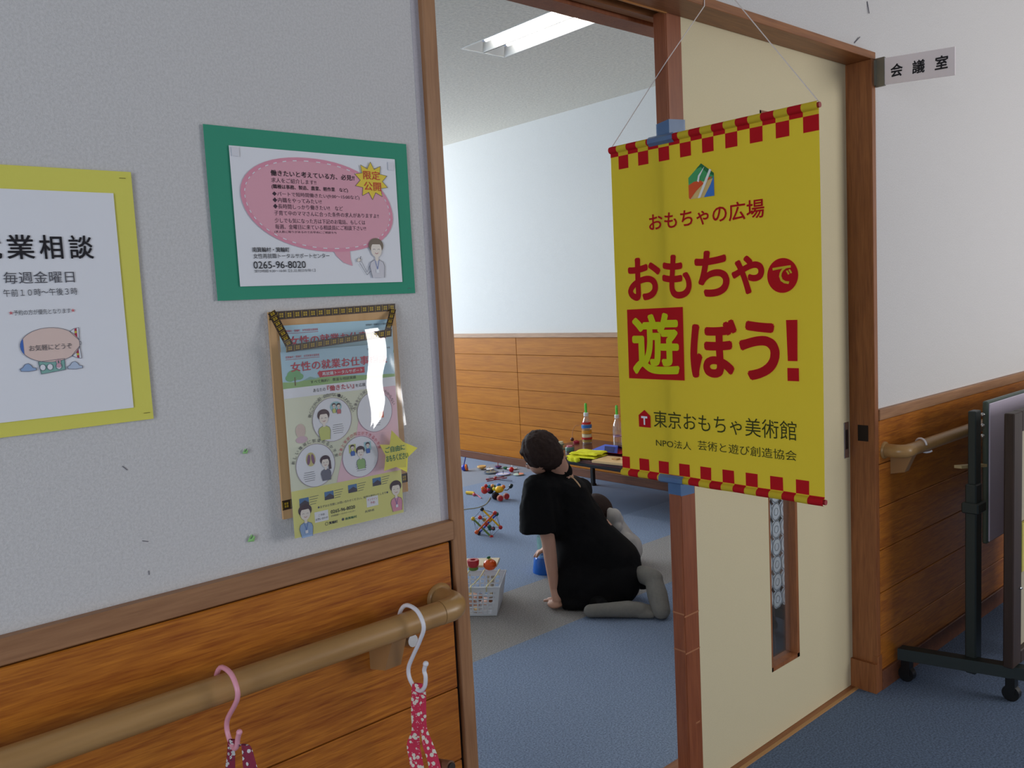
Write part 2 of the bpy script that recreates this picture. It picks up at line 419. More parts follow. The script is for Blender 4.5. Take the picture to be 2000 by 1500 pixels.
# floors
struct(MB().box((-3, -2.4, -0.06), (6.5, 1.345, 0.0), M_carpeth).build('floor'))
f2 = struct(MB().box((-1.9, 1.345, -0.07), (4.8, 8.4, -0.008), M_carpet2).build('floor_play_room'))
tiles = {}
for mm in (M_carpet, M_carpet2, M_carpetg, M_carpetm):
    mb = MB().cbox((0.0001, 0.0001, -0.0078), (0.4999, 0.4999, 0), 0.0002, mm); o = mb.build('carpet_tile'); tiles[mm] = o.data; bpy.data.objects.remove(o)
for i in range(-5, 8):
    for j in range(0, 13):
        x = 0.63 + 0.5*i + 0.0; y = 1.5 + 0.5*j
        mm = M_carpet
        if j in (2,): mm = M_carpetg
        elif j == 7: mm = M_carpetm
        
        if (i, j) in ((7, 4), (6, 4), (7, 5)): mm = M_carpet2  # darker tiles under the table: mostly its shade, put into the carpet colour
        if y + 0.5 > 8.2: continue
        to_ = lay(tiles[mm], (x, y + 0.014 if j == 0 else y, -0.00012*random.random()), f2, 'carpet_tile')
        if j == 0: to_.scale = (1, 0.972, 1)
# room shell
wf = struct(MB().box((XR, 1.50, 0), (XR+0.15, 8.4, 2.75), M_wallroom).build('wall_far'))
struct(MB().box((XR-0.022, 1.52, 1.073), (XR+0.01, 8.3, 1.106), M_trimy).build('trim_7'))
struct(MB().cbox((XR-0.02, 1.52, 0), (XR+0.01, 8.3, 0.063), 0.002, M_base).build('baseboard_far'))
MB().box((XR, 1.52, 0.05), (XR-0.003, 8.3, 1.08), M_gap).build('backing_board', wf)
yj = [5.205, 5.205-1.82, 5.205+1.82, 5.205-3.64]
for k in range(7):
    z = 1.073 - 0.1445*(k+1); H = 0.1445
    if k == 6: H += z - 0.063; z = 0.063
    me = plank_mesh('plank', 1.817, H, 0.011, M_planky, 1)
    for y in (1.565, 3.385, 5.205): lay(me, (XR, y + (0.0), z), wf)
# window end wall of the play room, its opening above a sill; other walls
struct(MB().box((-1.9, 8.2, 0), (4.8, 8.35, 0.98), M_wallroom).box((-1.9, 8.2, 2.52), (4.8, 8.35, 2.75), M_wallroom)
       .box((-1.9, 8.2, 0.98), (0.45, 8.35, 2.52), M_wallroom).box((4.35, 8.2, 0.98), (4.8, 8.35, 2.52), M_wallroom).build('wall_window_side'))
struct(MB().box((-2.05, 1.5, 0), (-1.9, 8.35, 2.75), M_wallroom).build('wall_play_room_left'))
# play room ceiling with a hole for the recessed lamp
LX0, LX1, LY0, LY1 = 3.0, 3.31, 2.46, 3.705
cr = MB()
for a, b, c, d in ((-1.9, 1.5, LX0, 8.35), (LX1, 1.5, XR, 8.35), (LX0, 1.5, LX1, LY0), (LX0, LY1, LX1, 8.35)):
    cr.box((a, b, ZC), (c, d, ZC+0.12), M_ceil)
struct(cr.build('ceiling'))
MB_ch = MB().box((-3, -2.4, 2.62), (6.5, 1.30, 2.7), M_ceilh); struct(MB_ch.build('ceiling_hall'))
# hall behind the camera
struct(MB().box((-3, -2.55, 0), (6.5, -2.4, 0.8), M_wall).box((-3, -2.55, 2.4), (6.5, -2.4, 2.7), M_wall)
       .box((-3, -2.55, 0.8), (3.35, -2.4, 2.4), M_wall).box((5.85, -2.55, 0.8), (6.5, -2.4, 2.4), M_wall).build('wall_back'))
struct(MB().box((-3.1, -2.5, 0), (-3, 1.5, 0.68), M_wall).box((-3.1, -2.5, 2.22), (-3, 1.5, 2.7), M_wall).box((-3.1, -2.5, .68), (-3, -2.0, 2.22), M_wall).box((-3.1, .5, .68), (-3, 1.5, 2.22), M_wall).build('wall_hall_left'))
struct(MB().box((6.4, -2.5, 0), (6.5, 1.5, 2.7), M_wall).build('wall_hall_right'))

# pencil-like scratches and pin holes on the door wall
wm = MB(); FW = wallF(1.2995); M_scr = mat('scratch', (112, 110, 118), 0.9)
for a, b, c, d in ((0.3745, 1.160, 0.3805, 1.1535), (0.392, 1.045, 0.400, 1.042), (0.397, 0.998, 0.397, 0.992)): line(wm, FW, [(a, b), (c, d)], 0.0012, 0.0004, M_scr)
for p, q in (((1668, 84), (1677, 73)), ((1693, 3), (1695, 27))):
    a = ony(*p, YW); b = ony(*q, YW)
    wm.tube([a + V((0, -0.001, 0)), b + V((0, -0.004, 0))], 0.0016, M_scr, 6)
wm.build('wall_scratches', wl)

# =================================================================== DOOR PANEL
d1 = struct(bpy.data.objects.new('door_1', None)); C.objects.link(d1); d1.location = (1.773, 1.373, 0); WL['door_1'] = V((1.773, 1.373, 0))
DY0, DY1 = 1.373, 1.411
sx0, sx1, sz0, sz1 = 2.187, 2.345, 0.213, 1.873
MB().box((1.833, DY0, 0.004), (sx0, DY1, 2.072), M_cream).box((sx1, DY0, 0.004), (2.69, DY1, 2.072), M_cream)\
    .box((sx0, DY0, 0.004), (sx1, DY1, sz0), M_cream).box((sx0, DY0, sz1), (sx1, DY1, 2.072), M_cream).build('panel', d1)
MB().cbox((1.7735, DY0-0.0008, 0.004), (1.833, DY1-0.0005, 2.072), 0.0012, M_stile).build('stile', d1)
MB().cbox((1.7705, DY0+0.0012, 0.004), (1.7737, DY1, 2.072), 0.0008, M_stile).build('stile_edge', d1)
fr = MB(); wfz = 0.013
for a in ((sx0, DY0-0.001, sz0), (sx1-wfz, DY0-0.001, sz0)): fr.box(a, (a[0]+(0.006 if a[0] == sx0 else wfz), DY1+0.001, sz1), M_casez)
fr.box((sx0, DY0-0.001, sz0), (sx1, DY1+0.001, sz0+wfz), M_casez).box((sx0, DY0-0.001, sz1-wfz), (sx1, DY1+0.001, sz1), M_casez)
fro = fr.build('window_frame', d1)
sub(MB().box((sx0+0.006, 1.394, sz0+wfz), (sx1-wfz, 1.397, sz1-wfz), film('pane glass', (200, 215, 225), 0.03, 0.03, 0.05)).build('pane', d1), fro)
hp = MB().cbox((2.645, DY0-0.0022, 0.795), (2.676, DY0+0.0005, 0.915), 0.001, M_chrome).build('handle', d1)
sub(MB().box((2.653, DY0-0.003, 0.825), (2.668, DY0-0.0015, 0.89), M_black).build('finger_recess', d1), hp)
# tape marks on the stile
mb = MB(); M_mark = mat('glue mark', (168, 110, 74), 0.6)
for z in (0.505, 0.402): mb.box((1.770, DY0-0.0014, z), (1.833, DY0-0.0007, z+0.004), M_mark).box((1.7699, DY0, z+0.006), (1.7706, DY1, z+0.010), M_mark)
mb.box((1.805, DY0-0.0014, 0.195), (1.822, DY0-0.0007, 0.199), M_mark); mb.build('tape_mark', d1)

# lace curtain and cabinet behind the door's slit window
lc = thing('lace_curtain', 'white crocheted lace curtain of round motifs seen through the door slit window', 'curtain', (2.55, 1.535, 1.9))
M_lace = cloth_translucent('lace cotton', (226, 232, 242), 0.55)
MB().cyl((2.2, 1.54, 1.9), (2.95, 1.54, 1.9), 0.005, M_chrome).build('rod', lc)
lm = MB()
ZB = 0.29
for i in range(12):
    cx = 2.33 + 0.052*i - 0.05
    for j in range(27):
        cz = ZB + 0.03 + 0.0605*j + (0.0 if i > 3 else 0.012*(4-i))
        pts = [V((cx + 0.0300*math.cos(a), 1.535 + 0.002*math.sin(3*a), cz + 0.0335*math.sin(a))) for a in [2*PI*q/14 for q in range(14)]]
        lm.add(pts, [list(range(14))], M_lace)
        lm.tube([V((cx + 0.027*math.cos(a), 1.5335, cz + 0.0295*math.sin(a))) for a in [2*PI*q/10 for q in range(10)]], 0.0022, M_lace, 5, closed=True)
        lm.tube([V((cx + 0.012*math.cos(a), 1.5335, cz + 0.013*math.sin(a))) for a in [2*PI*q/8 for q in range(8)]], 0.0015, M_lace, 4, closed=True)
lo = lm.build('lace_motifs', lc); lo['kind'] = 'stuff'
cb = thing('cabinet', 'dark brown wooden cabinet behind the door slit window and lace', 'cabinet', (2.85, 1.75, 0))
M_dkw = wood('dark brown wood', (62, 38, 30), (86, 56, 44), 2, 1.0, 0.5)
MB().box((2.56, 1.60, 0.03), (3.3, 1.94, 0.34), M_dkw).build('carcass', cb)
MB().box((2.55, 1.59, 0.34), (3.31, 1.95, 0.362), M_dkw).build('top', cb); MB().box((2.58, 1.62, 0), (3.28, 1.92, 0.03), M_dkw).build('plinth', cb)
for i in range(3): MB().cbox((2.562+0.245*i, 1.592, 0.05), (2.805+0.245*i, 1.60, 0.33), 0.002, M_dkw).build('back_panel', cb)

# =================================================================== CEILING LAMP
lp = thing('ceiling_lamp', 'recessed fluorescent ceiling lamp with twin tubes and white reflectors, lit', 'lamp', (3.155, 3.08, ZC))
M_refl = mat('white reflector', (240, 240, 236), 0.35)
mb = MB(); D = 0.075
mb.box((LX0, LY0, ZC+D), (LX1, LY1, ZC+D+0.01), M_refl)
mb.box((LX0-0.004, LY0, ZC-0.003), (LX0+0.004, LY1, ZC+D), M_refl).box((LX1-0.004, LY0, ZC-0.003), (LX1+0.004, LY1, ZC+D), M_refl)
mb.box((LX0, LY0-0.004, ZC-0.003), (LX1, LY0+0.004, ZC+D), M_refl).box((LX0, LY1-0.004, ZC-0.003), (LX1, LY1+0.004, ZC+D), M_refl)
mb.build('housing', lp)
q = (LX1-LX0)/4
for s in (0, 1):
    c = LX0 + q + 2*q*s
    MB().add([(c-q+.004, LY0, ZC-0.002), (c-q*.35, LY0, ZC+D-.004), (c+q*.35, LY0, ZC+D-.004), (c+q-.004, LY0, ZC-0.002),
              (c-q+.004, LY1, ZC-0.002), (c-q*.35, LY1-.01, ZC+D-.004), (c+q*.35, LY1-.01, ZC+D-.004), (c+q-.004, LY1, ZC-0.002)],
             [(0,1,5,4),(1,2,6,5),(2,3,7,6)], M_refl).add([(c-q+.004, LY1-.002, ZC-0.002), (c+q-.004, LY1-.002, ZC-0.002), (c, LY1-.10, ZC+D-.006)], [(0,1,2)], M_refl).build('reflector', lp)
    MB().cyl((c, LY0+.03, ZC+0.032), (c, LY1-0.12, ZC+0.032), 0.0145, mat('lit tube', (255, 252, 246), 0.5, emit=14), 14).build('tube', lp)
    MB().cyl((c, LY1-0.12, ZC+0.032), (c, LY1-0.10, ZC+0.032), 0.015, M_chrome, 14).build('lamp_holder', lp)

# =================================================================== POSTERS ON THE LEFT WALL
M_yel = mat('yellow construction paper', (222, 216, 100), 0.9, bump=0.1, bscale=400)
M_grn = mat('green construction paper', (58, 150, 122), 0.9, bump=0.1, bscale=400)
def sheet(mb, F, u0, v0, u1, v1, n, m, curl=0.0):
    N = 12; vs = []; fs = []
    for j in range(N+1):
        for i in range(N+1):
            a, b = i/N, j/N; e = curl*max(0, abs(a-.5)*2-.6)**2*2.5*abs(b-.5)*2
            vs.append(F(u0+(u1-u0)*a, v0+(v1-v0)*b, n+e))
    for j in range(N):
        for i in range(N): k = j*(N+1)+i; fs.append((k, k+1, k+N+2, k+N+1))
    b = len(vs); vs += [F(u0+(u1-u0)*i/N, v, n-.0006) for v in (v0, v1) for i in range(N+1)]
    mb.add(vs, fs, m)
def wthing(name, label, cat, u, v): return thing(name, label, cat, (u, YW, v))

# --- yellow poster
FY = wallF(1.2965)
py = wthing('poster', 'employment consultation poster on yellow backing paper at the left picture edge', 'poster', 0.29, 1.22)
mb = MB(); sheet(mb, FY, 0.160, 1.2235, 0.424, 1.583, 0.0005, M_yel, 0.0012); mb.build('backing_paper', py)
mb = MB(); sheet(mb, FY, 0.180, 1.2435, 0.3968, 1.5515, 0.0022, M_paper, 0.0004); shp = mb.build('sheet', py); n = 0.0034
mb = MB()
text(mb, '就', FY, (0.219, 1.459, 0.2495, 1.4915), n, M_ink, 0.012); text(mb, '業', FY, (0.2555, 1.459, 0.2885, 1.4915), n, M_ink, 0.012)
text(mb, '相', FY, (0.2945, 1.459, 0.3235, 1.4915), n, M_ink, 0.012); text(mb, '談', FY, (0.3315, 1.459, 0.3625, 1.4915), n, M_ink, 0.012)
mb.build('headline', py)
mb = MB(); text(mb, '毎週金曜日', FY, (0.248, 1.4265, 0.3345, 1.4425), n, M_inkg, 0.0)
text(mb, '午前１０時～午後３時', FY, (0.246, 1.4095, 0.3365, 1.4195), n, M_inkg)
text(mb, '予約の方が優先となります', FY, (0.2555, 1.3845, 0.3255, 1.3915), n, M_inkg); mb.build('printed_text', py)
mb = MB(); M_pk = mat('print pink', (206, 110, 116), 0.8)
for c in (0.2525, 0.3285):
    mb = MB()
    poly(mb, FY, [(c + (0.0028 if k % 2 == 0 else 0.0012)*math.sin(k*PI/5), 1.388 + (0.0028 if k % 2 == 0 else 0.0012)*math.cos(k*PI/5)) for k in range(10)], n, M_pk)
    mb.build('printed_star', py)
M_peach = mat('print peach', (226, 200, 192), 0.8); M_bl = mat('print blue', (70, 110, 190), 0.8); M_lb = mat('print light blue', (150, 176, 214), 0.8)
M_tl = mat('print teal', (132, 180, 172), 0.8); M_ol = mat('print outline', (104, 104, 120), 0.8); M_pr = mat('print red', (176, 50, 76), 0.8); M_py = mat('print yellow', (206, 196, 70), 0.8)
mb = MB(); r_ = -0.02
body = ell(0.296, 1.3425, 0.037, 0.0235, 40)
poly(mb, FY, body, n, M_peach); line(mb, FY, body, 0.0006, n+.0003, M_ol, True)
poly(mb, FY, [p for p in body if p[0] < 0.2655], n+.0003, M_bl)
for s in (1, -1):
    f0 = [(0.3215, 1.3425+s*0.0165), (0.3275, 1.3425+s*.0205), (0.3335, 1.3425+s*.0215), (0.3325, 1.3425+s*.004)]
    poly(mb, FY, f0, n-.0001, M_paper); line(mb, FY, f0, .0005, n+.0002, M_ol, True)
    poly(mb, FY, [(0.3275, 1.3425+s*.0115), (0.3278, 1.3425+s*.020), (0.3305, 1.3425+s*.0207), (0.3305, 1.3425+s*.0075)], n+.0003, M_pr)
    poly(mb, FY, ell(0.329, 1.3425+s*.0155, .0016, .0016, 8), n+.0005, M_py)
line(mb, FY, ell(0.3338, 1.3425, .0011, .0024, 10), .0005, n+.0004, M_ol, True)
gd = [(0.2785, 1.3205), (0.3115, 1.3225), (0.3115, 1.307), (0.281, 1.3035)]
poly(mb, FY, gd, n-.0002, M_tl); line(mb, FY, gd, .0006, n+.0004, M_ol, True)
for c in (0.2835, 0.2925, 0.3035): poly(mb, FY, ell(c, 1.3125, .0036, .0042, 14), n+.0003, M_paper); line(mb, FY, ell(c, 1.3125, .0036, .0042, 14), .0005, n+.0005, M_ol, True)
poly(mb, FY, ell(0.3035, 1.3135, .0030, .0032, 12), n+.0007, mat('print rose', (206, 160, 176), 0.8))
for s in (-1, 1): poly(mb, FY, ell(0.3035+s*.0018, 1.3190, .0010, .0034, 8), n+.0007, mat('print rose', (206, 160, 176), 0.8))
for cx, cy, m_ in ((0.2665, 1.3135, M_lb), (0.3245, 1.3115, mat('print pale blue', (186, 200, 222), 0.8))):
    cl = [(cx-.0095, cy-.004), (cx-.0105, cy-.001), (cx-.007, cy+.001), (cx-.004, cy+.005), (cx, cy+.006), (cx+.0035, cy+.003), (cx+.005, cy), (cx+.009, cy-.001), (cx+.009, cy-.004), (cx, cy-.005)]
    poly(mb, FY, cl, n, m_); line(mb, FY, cl, .0006, n+.0003, M_ol, True)
mb.build('airship_illustration', py)
mb = MB(); text(mb, 'お気軽にどうぞ', FY, (0.2695, 1.3355, 0.3225, 1.3435), n+.0008, M_inkg); mb.build('caption', py)
M_st = mat('staple wire', (150, 140, 90), 0.35, 0.8)
for a, b in ((0.4115, 1.5735), (0.4150, 1.2335)): MB().tube([FY(a-.004, b, .0008), FY(a-.004, b, .0022), FY(a+.004, b, .0022), FY(a+.004, b, .0008)], .0004, M_st, 5).build('staple', py)

# --- green poster
FG = wallF(1.2965)
pg = wthing('poster', 'job offer poster with pink speech bubble on green backing paper', 'poster', 0.72, 1.39)
mb = MB(); sheet(mb, FG, 0.536, 1.3935, 0.9085, 1.6615, 0.0005, M_grn, 0.002); mb.build('backing_paper', pg)
mb = MB(); sheet(mb, FG, 0.5735, 1.4145, 0.8805, 1.6325, 0.0026, M_paper, 0.001); mb.build('sheet', pg); n = 0.0040
M_bub = mat('print bubble pink', (226, 166, 182), 0.8); M_bub2 = mat('print bubble rim', (224, 150, 172), 0.8)
mb = MB()
def superell(cx, cy, rx, ry, k=56, e=2.15, tilt=0.0):
    o = []
    for i in range(k):
        a = 2*PI*i/k; x = rx*abs(math.cos(a))**(2/e)*(1 if math.cos(a) >= 0 else -1); y = ry*abs(math.sin(a))**(2/e)*(1 if math.sin(a) >= 0 else -1)
        o.append((cx + x - y*tilt, cy + y + x*0.035*0))
    return o
poly(mb, FG, superell(0.727, 1.5455, 0.1390, 0.0770, tilt=0.27), n, M_bub2); poly(mb, FG, superell(0.727, 1.5455, 0.132, 0.071, tilt=0.27), n+.0002, M_bub)
poly(mb, FG, [(0.742, 1.474), (0.748, 1.462), (0.762, 1.450), (0.779, 1.4445), (0.776, 1.456), (0.775, 1.482), (0.745, 1.482)], n-.0003, M_bub)
mb.build('speech_bubble', pg)
mb = MB(); P_ = superell(0.727, 1.5455, 0.1325, 0.0715, 132, tilt=0.27)
for i in range(0, 132, 3):
    if i // 3 % 1 == 0: line(mb, FG, [P_[i], P_[(i+1) % 132]], .0014, n+.0004, M_paper)
mb.build('stitch_line', pg)
LINES = [('働きたいと考えている方、必見!!', 0.639, 0.7935, 1.5945, .0095, .012), ('求人をご紹介します!!', 0.639, 0.7195, 1.583, .0075, 0), ('(職種は事務、製造、農業、軽作業　など)', 0.639, 0.779, 1.5725, .0080, .006),
 ('◆パートで短時間働きたい(9:00～15:00など)', 0.639, 0.801, 1.561, .0080, .0), ('◆内職をやってみたい!!', 0.639, 0.727, 1.5515, .0080, .0), ('◆長時間しっかり働きたい!!　など', 0.639, 0.767, 1.5415, .0080, .0),
 ('子育て中のママさんに合った条件の求人がありますよ!!', 0.640, 0.838, 1.531, .0078, .0), ('少しでも気になった方は下記のお電話、もしくは', 0.640, 0.8095, 1.519, .0078, .0), ('毎週、金曜日に来ている相談員にご相談下さい!!', 0.640, 0.810, 1.509, .0078, .0),
 ('(求人数に限りがあるのでお早めにご相談を!!)', 0.638, 0.751, 1.5005, .0045, .0)]
mb = MB(); M_inkp = mat('print dark violet', (66, 48, 62), 0.8)
for s, a, b, z, h, bo in LINES: text(mb, s, FG, (a, z-h/2, b, z+h/2), n+.0006, M_inkp if bo == 0 else M_ink, bo)
mb.build('bubble_text', pg)
mb = MB(); text(mb, '南箕輪村・箕輪町', FG, (0.598, 1.468, 0.662, 1.4760), n, M_ink, .008); text(mb, '女性再就職トータルサポートセンター', FG, (0.599, 1.4580, 0.735, 1.4660), n, M_ink, 0)
text(mb, '0265-96-8020', FG, (0.598, 1.4420, 0.6895, 1.4535), n, M_ink, 0.0); text(mb, '受付時間 9:30～16:00【土,日,祝日を除く】', FG, (0.599, 1.4355, 0.7065, 1.4405), n, M_inkg, 0)
mb.build('contact_text', pg)
mb = MB(); M_sy = mat('print star yellow', (236, 208, 78), 0.8)
st = [(0.8275 + (0.0345 if k % 2 == 0 else 0.0225)*math.sin(k*PI/10)*1.0, 1.5915 + (0.0325 if k % 2 == 0 else 0.021)*math.cos(k*PI/10)) for k in range(20)]
poly(mb, FG, st, n+.0008, M_sy); line(mb, FG, st, .0006, n+.001, M_inkg, True); mb.build('starburst', pg)
mb = MB(); M_sr = mat('print scarlet', (206, 74, 60), 0.8); text(mb, '限定', FG, (0.8115, 1.5935, 0.8455, 1.6085), n+.0012, M_sr, .01); text(mb, '公開', FG, (0.8115, 1.5745, 0.8465, 1.5895), n+.0012, M_sr, .01); mb.build('starburst_text', pg)
M_skin_p = mat('print skin', (236, 226, 216), 0.8); M_hair_p = mat('print hair brown', (130, 116, 104), 0.8)
def little_person(mb, F, cx, top, s, n, hair, shirt, lanyard=True, smile=True):
    """printed cartoon of an office worker: hair, face, shoulders, lanyard"""
    poly(mb, F, [(cx-.0105*s, top-.036*s-.030*s), (cx-.0145*s, top-.047*s), (cx-.012*s, top-.040*s), (cx-.004*s, top-.036*s), (cx+.004*s, top-.036*s), (cx+.012*s, top-.040*s), (cx+.0145*s, top-.047*s), (cx+.0125*s, top-.066*s)], n, shirt)
    line(mb, F, [(cx-.0105*s, top-.066*s), (cx-.0145*s, top-.047*s), (cx-.012*s, top-.040*s), (cx-.004*s, top-.036*s)], .0006, n+.0002, M_ol)
    line(mb, F, [(cx+.0125*s, top-.066*s), (cx+.0145*s, top-.047*s), (cx+.012*s, top-.040*s), (cx+.004*s, top-.036*s)], .0006, n+.0002, M_ol)
    poly(mb, F, rect(cx-.003*s, top-.038*s, cx+.003*s, top-.028*s), n+.0002, M_skin_p)
    poly(mb, F, ell(cx, top-.0125*s, .0145*s, .0125*s, 20), n+.0002, hair)
    poly(mb, F, ell(cx, top-.0195*s, .0105*s, .0125*s, 20), n+.0004, M_skin_p)
    poly(mb, F, ell(cx, top-.0105*s, .0112*s, .0070*s, 14, 0, PI), n+.0006, hair)
    for q in (-1, 1): line(mb, F, ell(cx+q*.0045*s, top-.0195*s, .0020*s, .0012*s, 5, 0, PI), .0005, n+.0007, M_ol)
    line(mb, F, ell(cx, top-.0245*s, .0028*s, .0018*s, 6, PI, 2*PI), .0006, n+.0007, M_pr)
    if lanyard:
        line(mb, F, [(cx-.004*s, top-.037*s), (cx, top-.052*s), (cx+.004*s, top-.037*s)], .0007, n+.0006, M_bl); poly(mb, F, rect(cx-.003*s, top-.058*s, cx+.003*s, top-.052*s), n+.0007, M_paper)
mb = MB(); little_person(mb, FG, 0.828, 1.4925, 1.05, n+.001, M_hair_p, mat('print cardigan', (214, 212, 220), 0.8))
line(mb, FG, [(0.814, 1.446), (0.806, 1.4335), (0.7965, 1.452)], .0007, n+.001, M_ol); line(mb, FG, [(0.8165, 1.437), (0.806, 1.4285), (0.7925, 1.449)], .0007, n+.001, M_ol)
poly(mb, FG, ell(0.7915, 1.4545, .0045, .0032, 10, rot=0.5), n+.001, M_skin_p); line(mb, FG, ell(0.7915, 1.4545, .0045, .0032, 10, rot=0.5), .0005, n+.0012, M_ol, True)
line(mb, FG, [(0.794, 1.456), (0.7955, 1.4605)], .0012, n+.0012, M_ol); mb.build('worker_illustration', pg)
MB().tube([FG(.892, 1.4025, .001), FG(.892, 1.4025, .0022), FG(.899, 1.4035, .0022)], .0004, M_chrome, 5).build('staple', pg)
for a, b in ((0.583, 1.6235), (0.8705, 1.6195)): 
    mb = MB(); poly(mb, FG, rect(a-.006, b-.007, a+.006, b+.007), n+.0003, mat('clear tape', (222, 222, 230), 0.7)); mb.build('clear_tape', pg)

# --- leaflet holder
M_kraft = wood('kraft board', (200, 158, 112), (214, 174, 128), 2, 0.6, 0.8)
FL = wallF(1.2955)
ph = wthing('leaflet_holder', 'kraft board leaflet holder with checked tape and clear pocket below the green poster', 'leaflet holder', 0.74, 1.03)
mb = MB()
kp = [(0.618, 1.372), (0.8615, 1.376), (0.8645, 1.031), (0.616, 1.030)]
vs = [FL(a, b, 0.0025) for a, b in kp] + [FL(a, b, -0.0030) for a, b in kp]
mb.add(vs, [(0,1,2,3), (7,6,5,4), (0,4,5,1), (1,5,6,2), (2,6,7,3), (3,7,4,0)], M_kraft); mb.build('back_board', ph)
M_tb = mat('tape brown', (58, 40, 30), 0.5); M_ty = mat('tape yellow', (176, 146, 40), 0.5)
def checked(name, A, B, Cc, Dd, num):
    """patterned tape: quad A(top-left) B(top-right) C(bottom-right) D(bottom-left) with small yellow windows"""
    mb = MB(); A, B, Cc, Dd = V(A), V(B), V(Cc), V(Dd)
    def q(s, t): return A*(1-s)*(1-t) + B*s*(1-t) + Cc*s*t + Dd*(1-s)*t
    nrm = (B-A).cross(Dd-A).normalized()
    if nrm.dot(CAM - A) < 0: nrm = -nrm
    mb.add([A, B, Cc, Dd], [(0,1,2,3)], M_tb)
    o = nrm*0.0004
    for i in range(num):
        for a, b in ((.26, .47), (.53, .74)):
            for c, d in ((.24, .47), (.53, .76)):
                s0, s1 = (i+a)/num, (i+b)/num; mb.add([q(s0, c)+o, q(s1, c)+o, q(s1, d)+o, q(s0, d)+o], [(0,1,2,3)], M_ty)
    for i in range(num):
        s0, s1 = (i+.02)/num, (i+.09)/num; mb.add([q(s0, .1)+o, q(s1, .1)+o, q(s1, .9)+o, q(s0, .9)+o], [(0,1,2,3)], M_ty)
    return mb.build(name, ph)
checked('checked_tape', FL(.6178, 1.3722, .0032), FL(.8617, 1.3762, .0032), FL(.861, 1.3635, .0032), FL(.6175, 1.3590, .0032), 17)
YP = 1.262
def lq(x, y, Y): return ony(510 + x/3.0625, 580 + y/3.0612, Y)
tA, tB, tC, tD = lq(150, 290, YP), lq(782, 190, YP), lq(780, 236, YP), lq(150, 332, YP)
checked('checked_tape', tA, tB, tC, tD, 15)
checked('checked_tape', lq(42, 90, 1.292), lq(70, 88, 1.292), lq(196, 275, YP), lq(150, 298, YP), 1) if False else None
def strip(P0, P1, wv, num, nm='checked_tape'):
    checked(nm, P0, P1, V(P1)+wv, V(P0)+wv, num)
strip(lq(40, 100, 1.291), lq(150, 305, YP), V((0.0125, 0, 0.006)), 7)
strip(lq(772, 70, 1.291), lq(733, 222, YP), V((0.0125, 0, -0.002)), 5)
checked('checked_tape', FL(.6150, 1.0615, .0032), FL(.8645, 1.0655, .0032), FL(.8645, 1.0490, .0032), FL(.6150, 1.0455, .0032), 17)

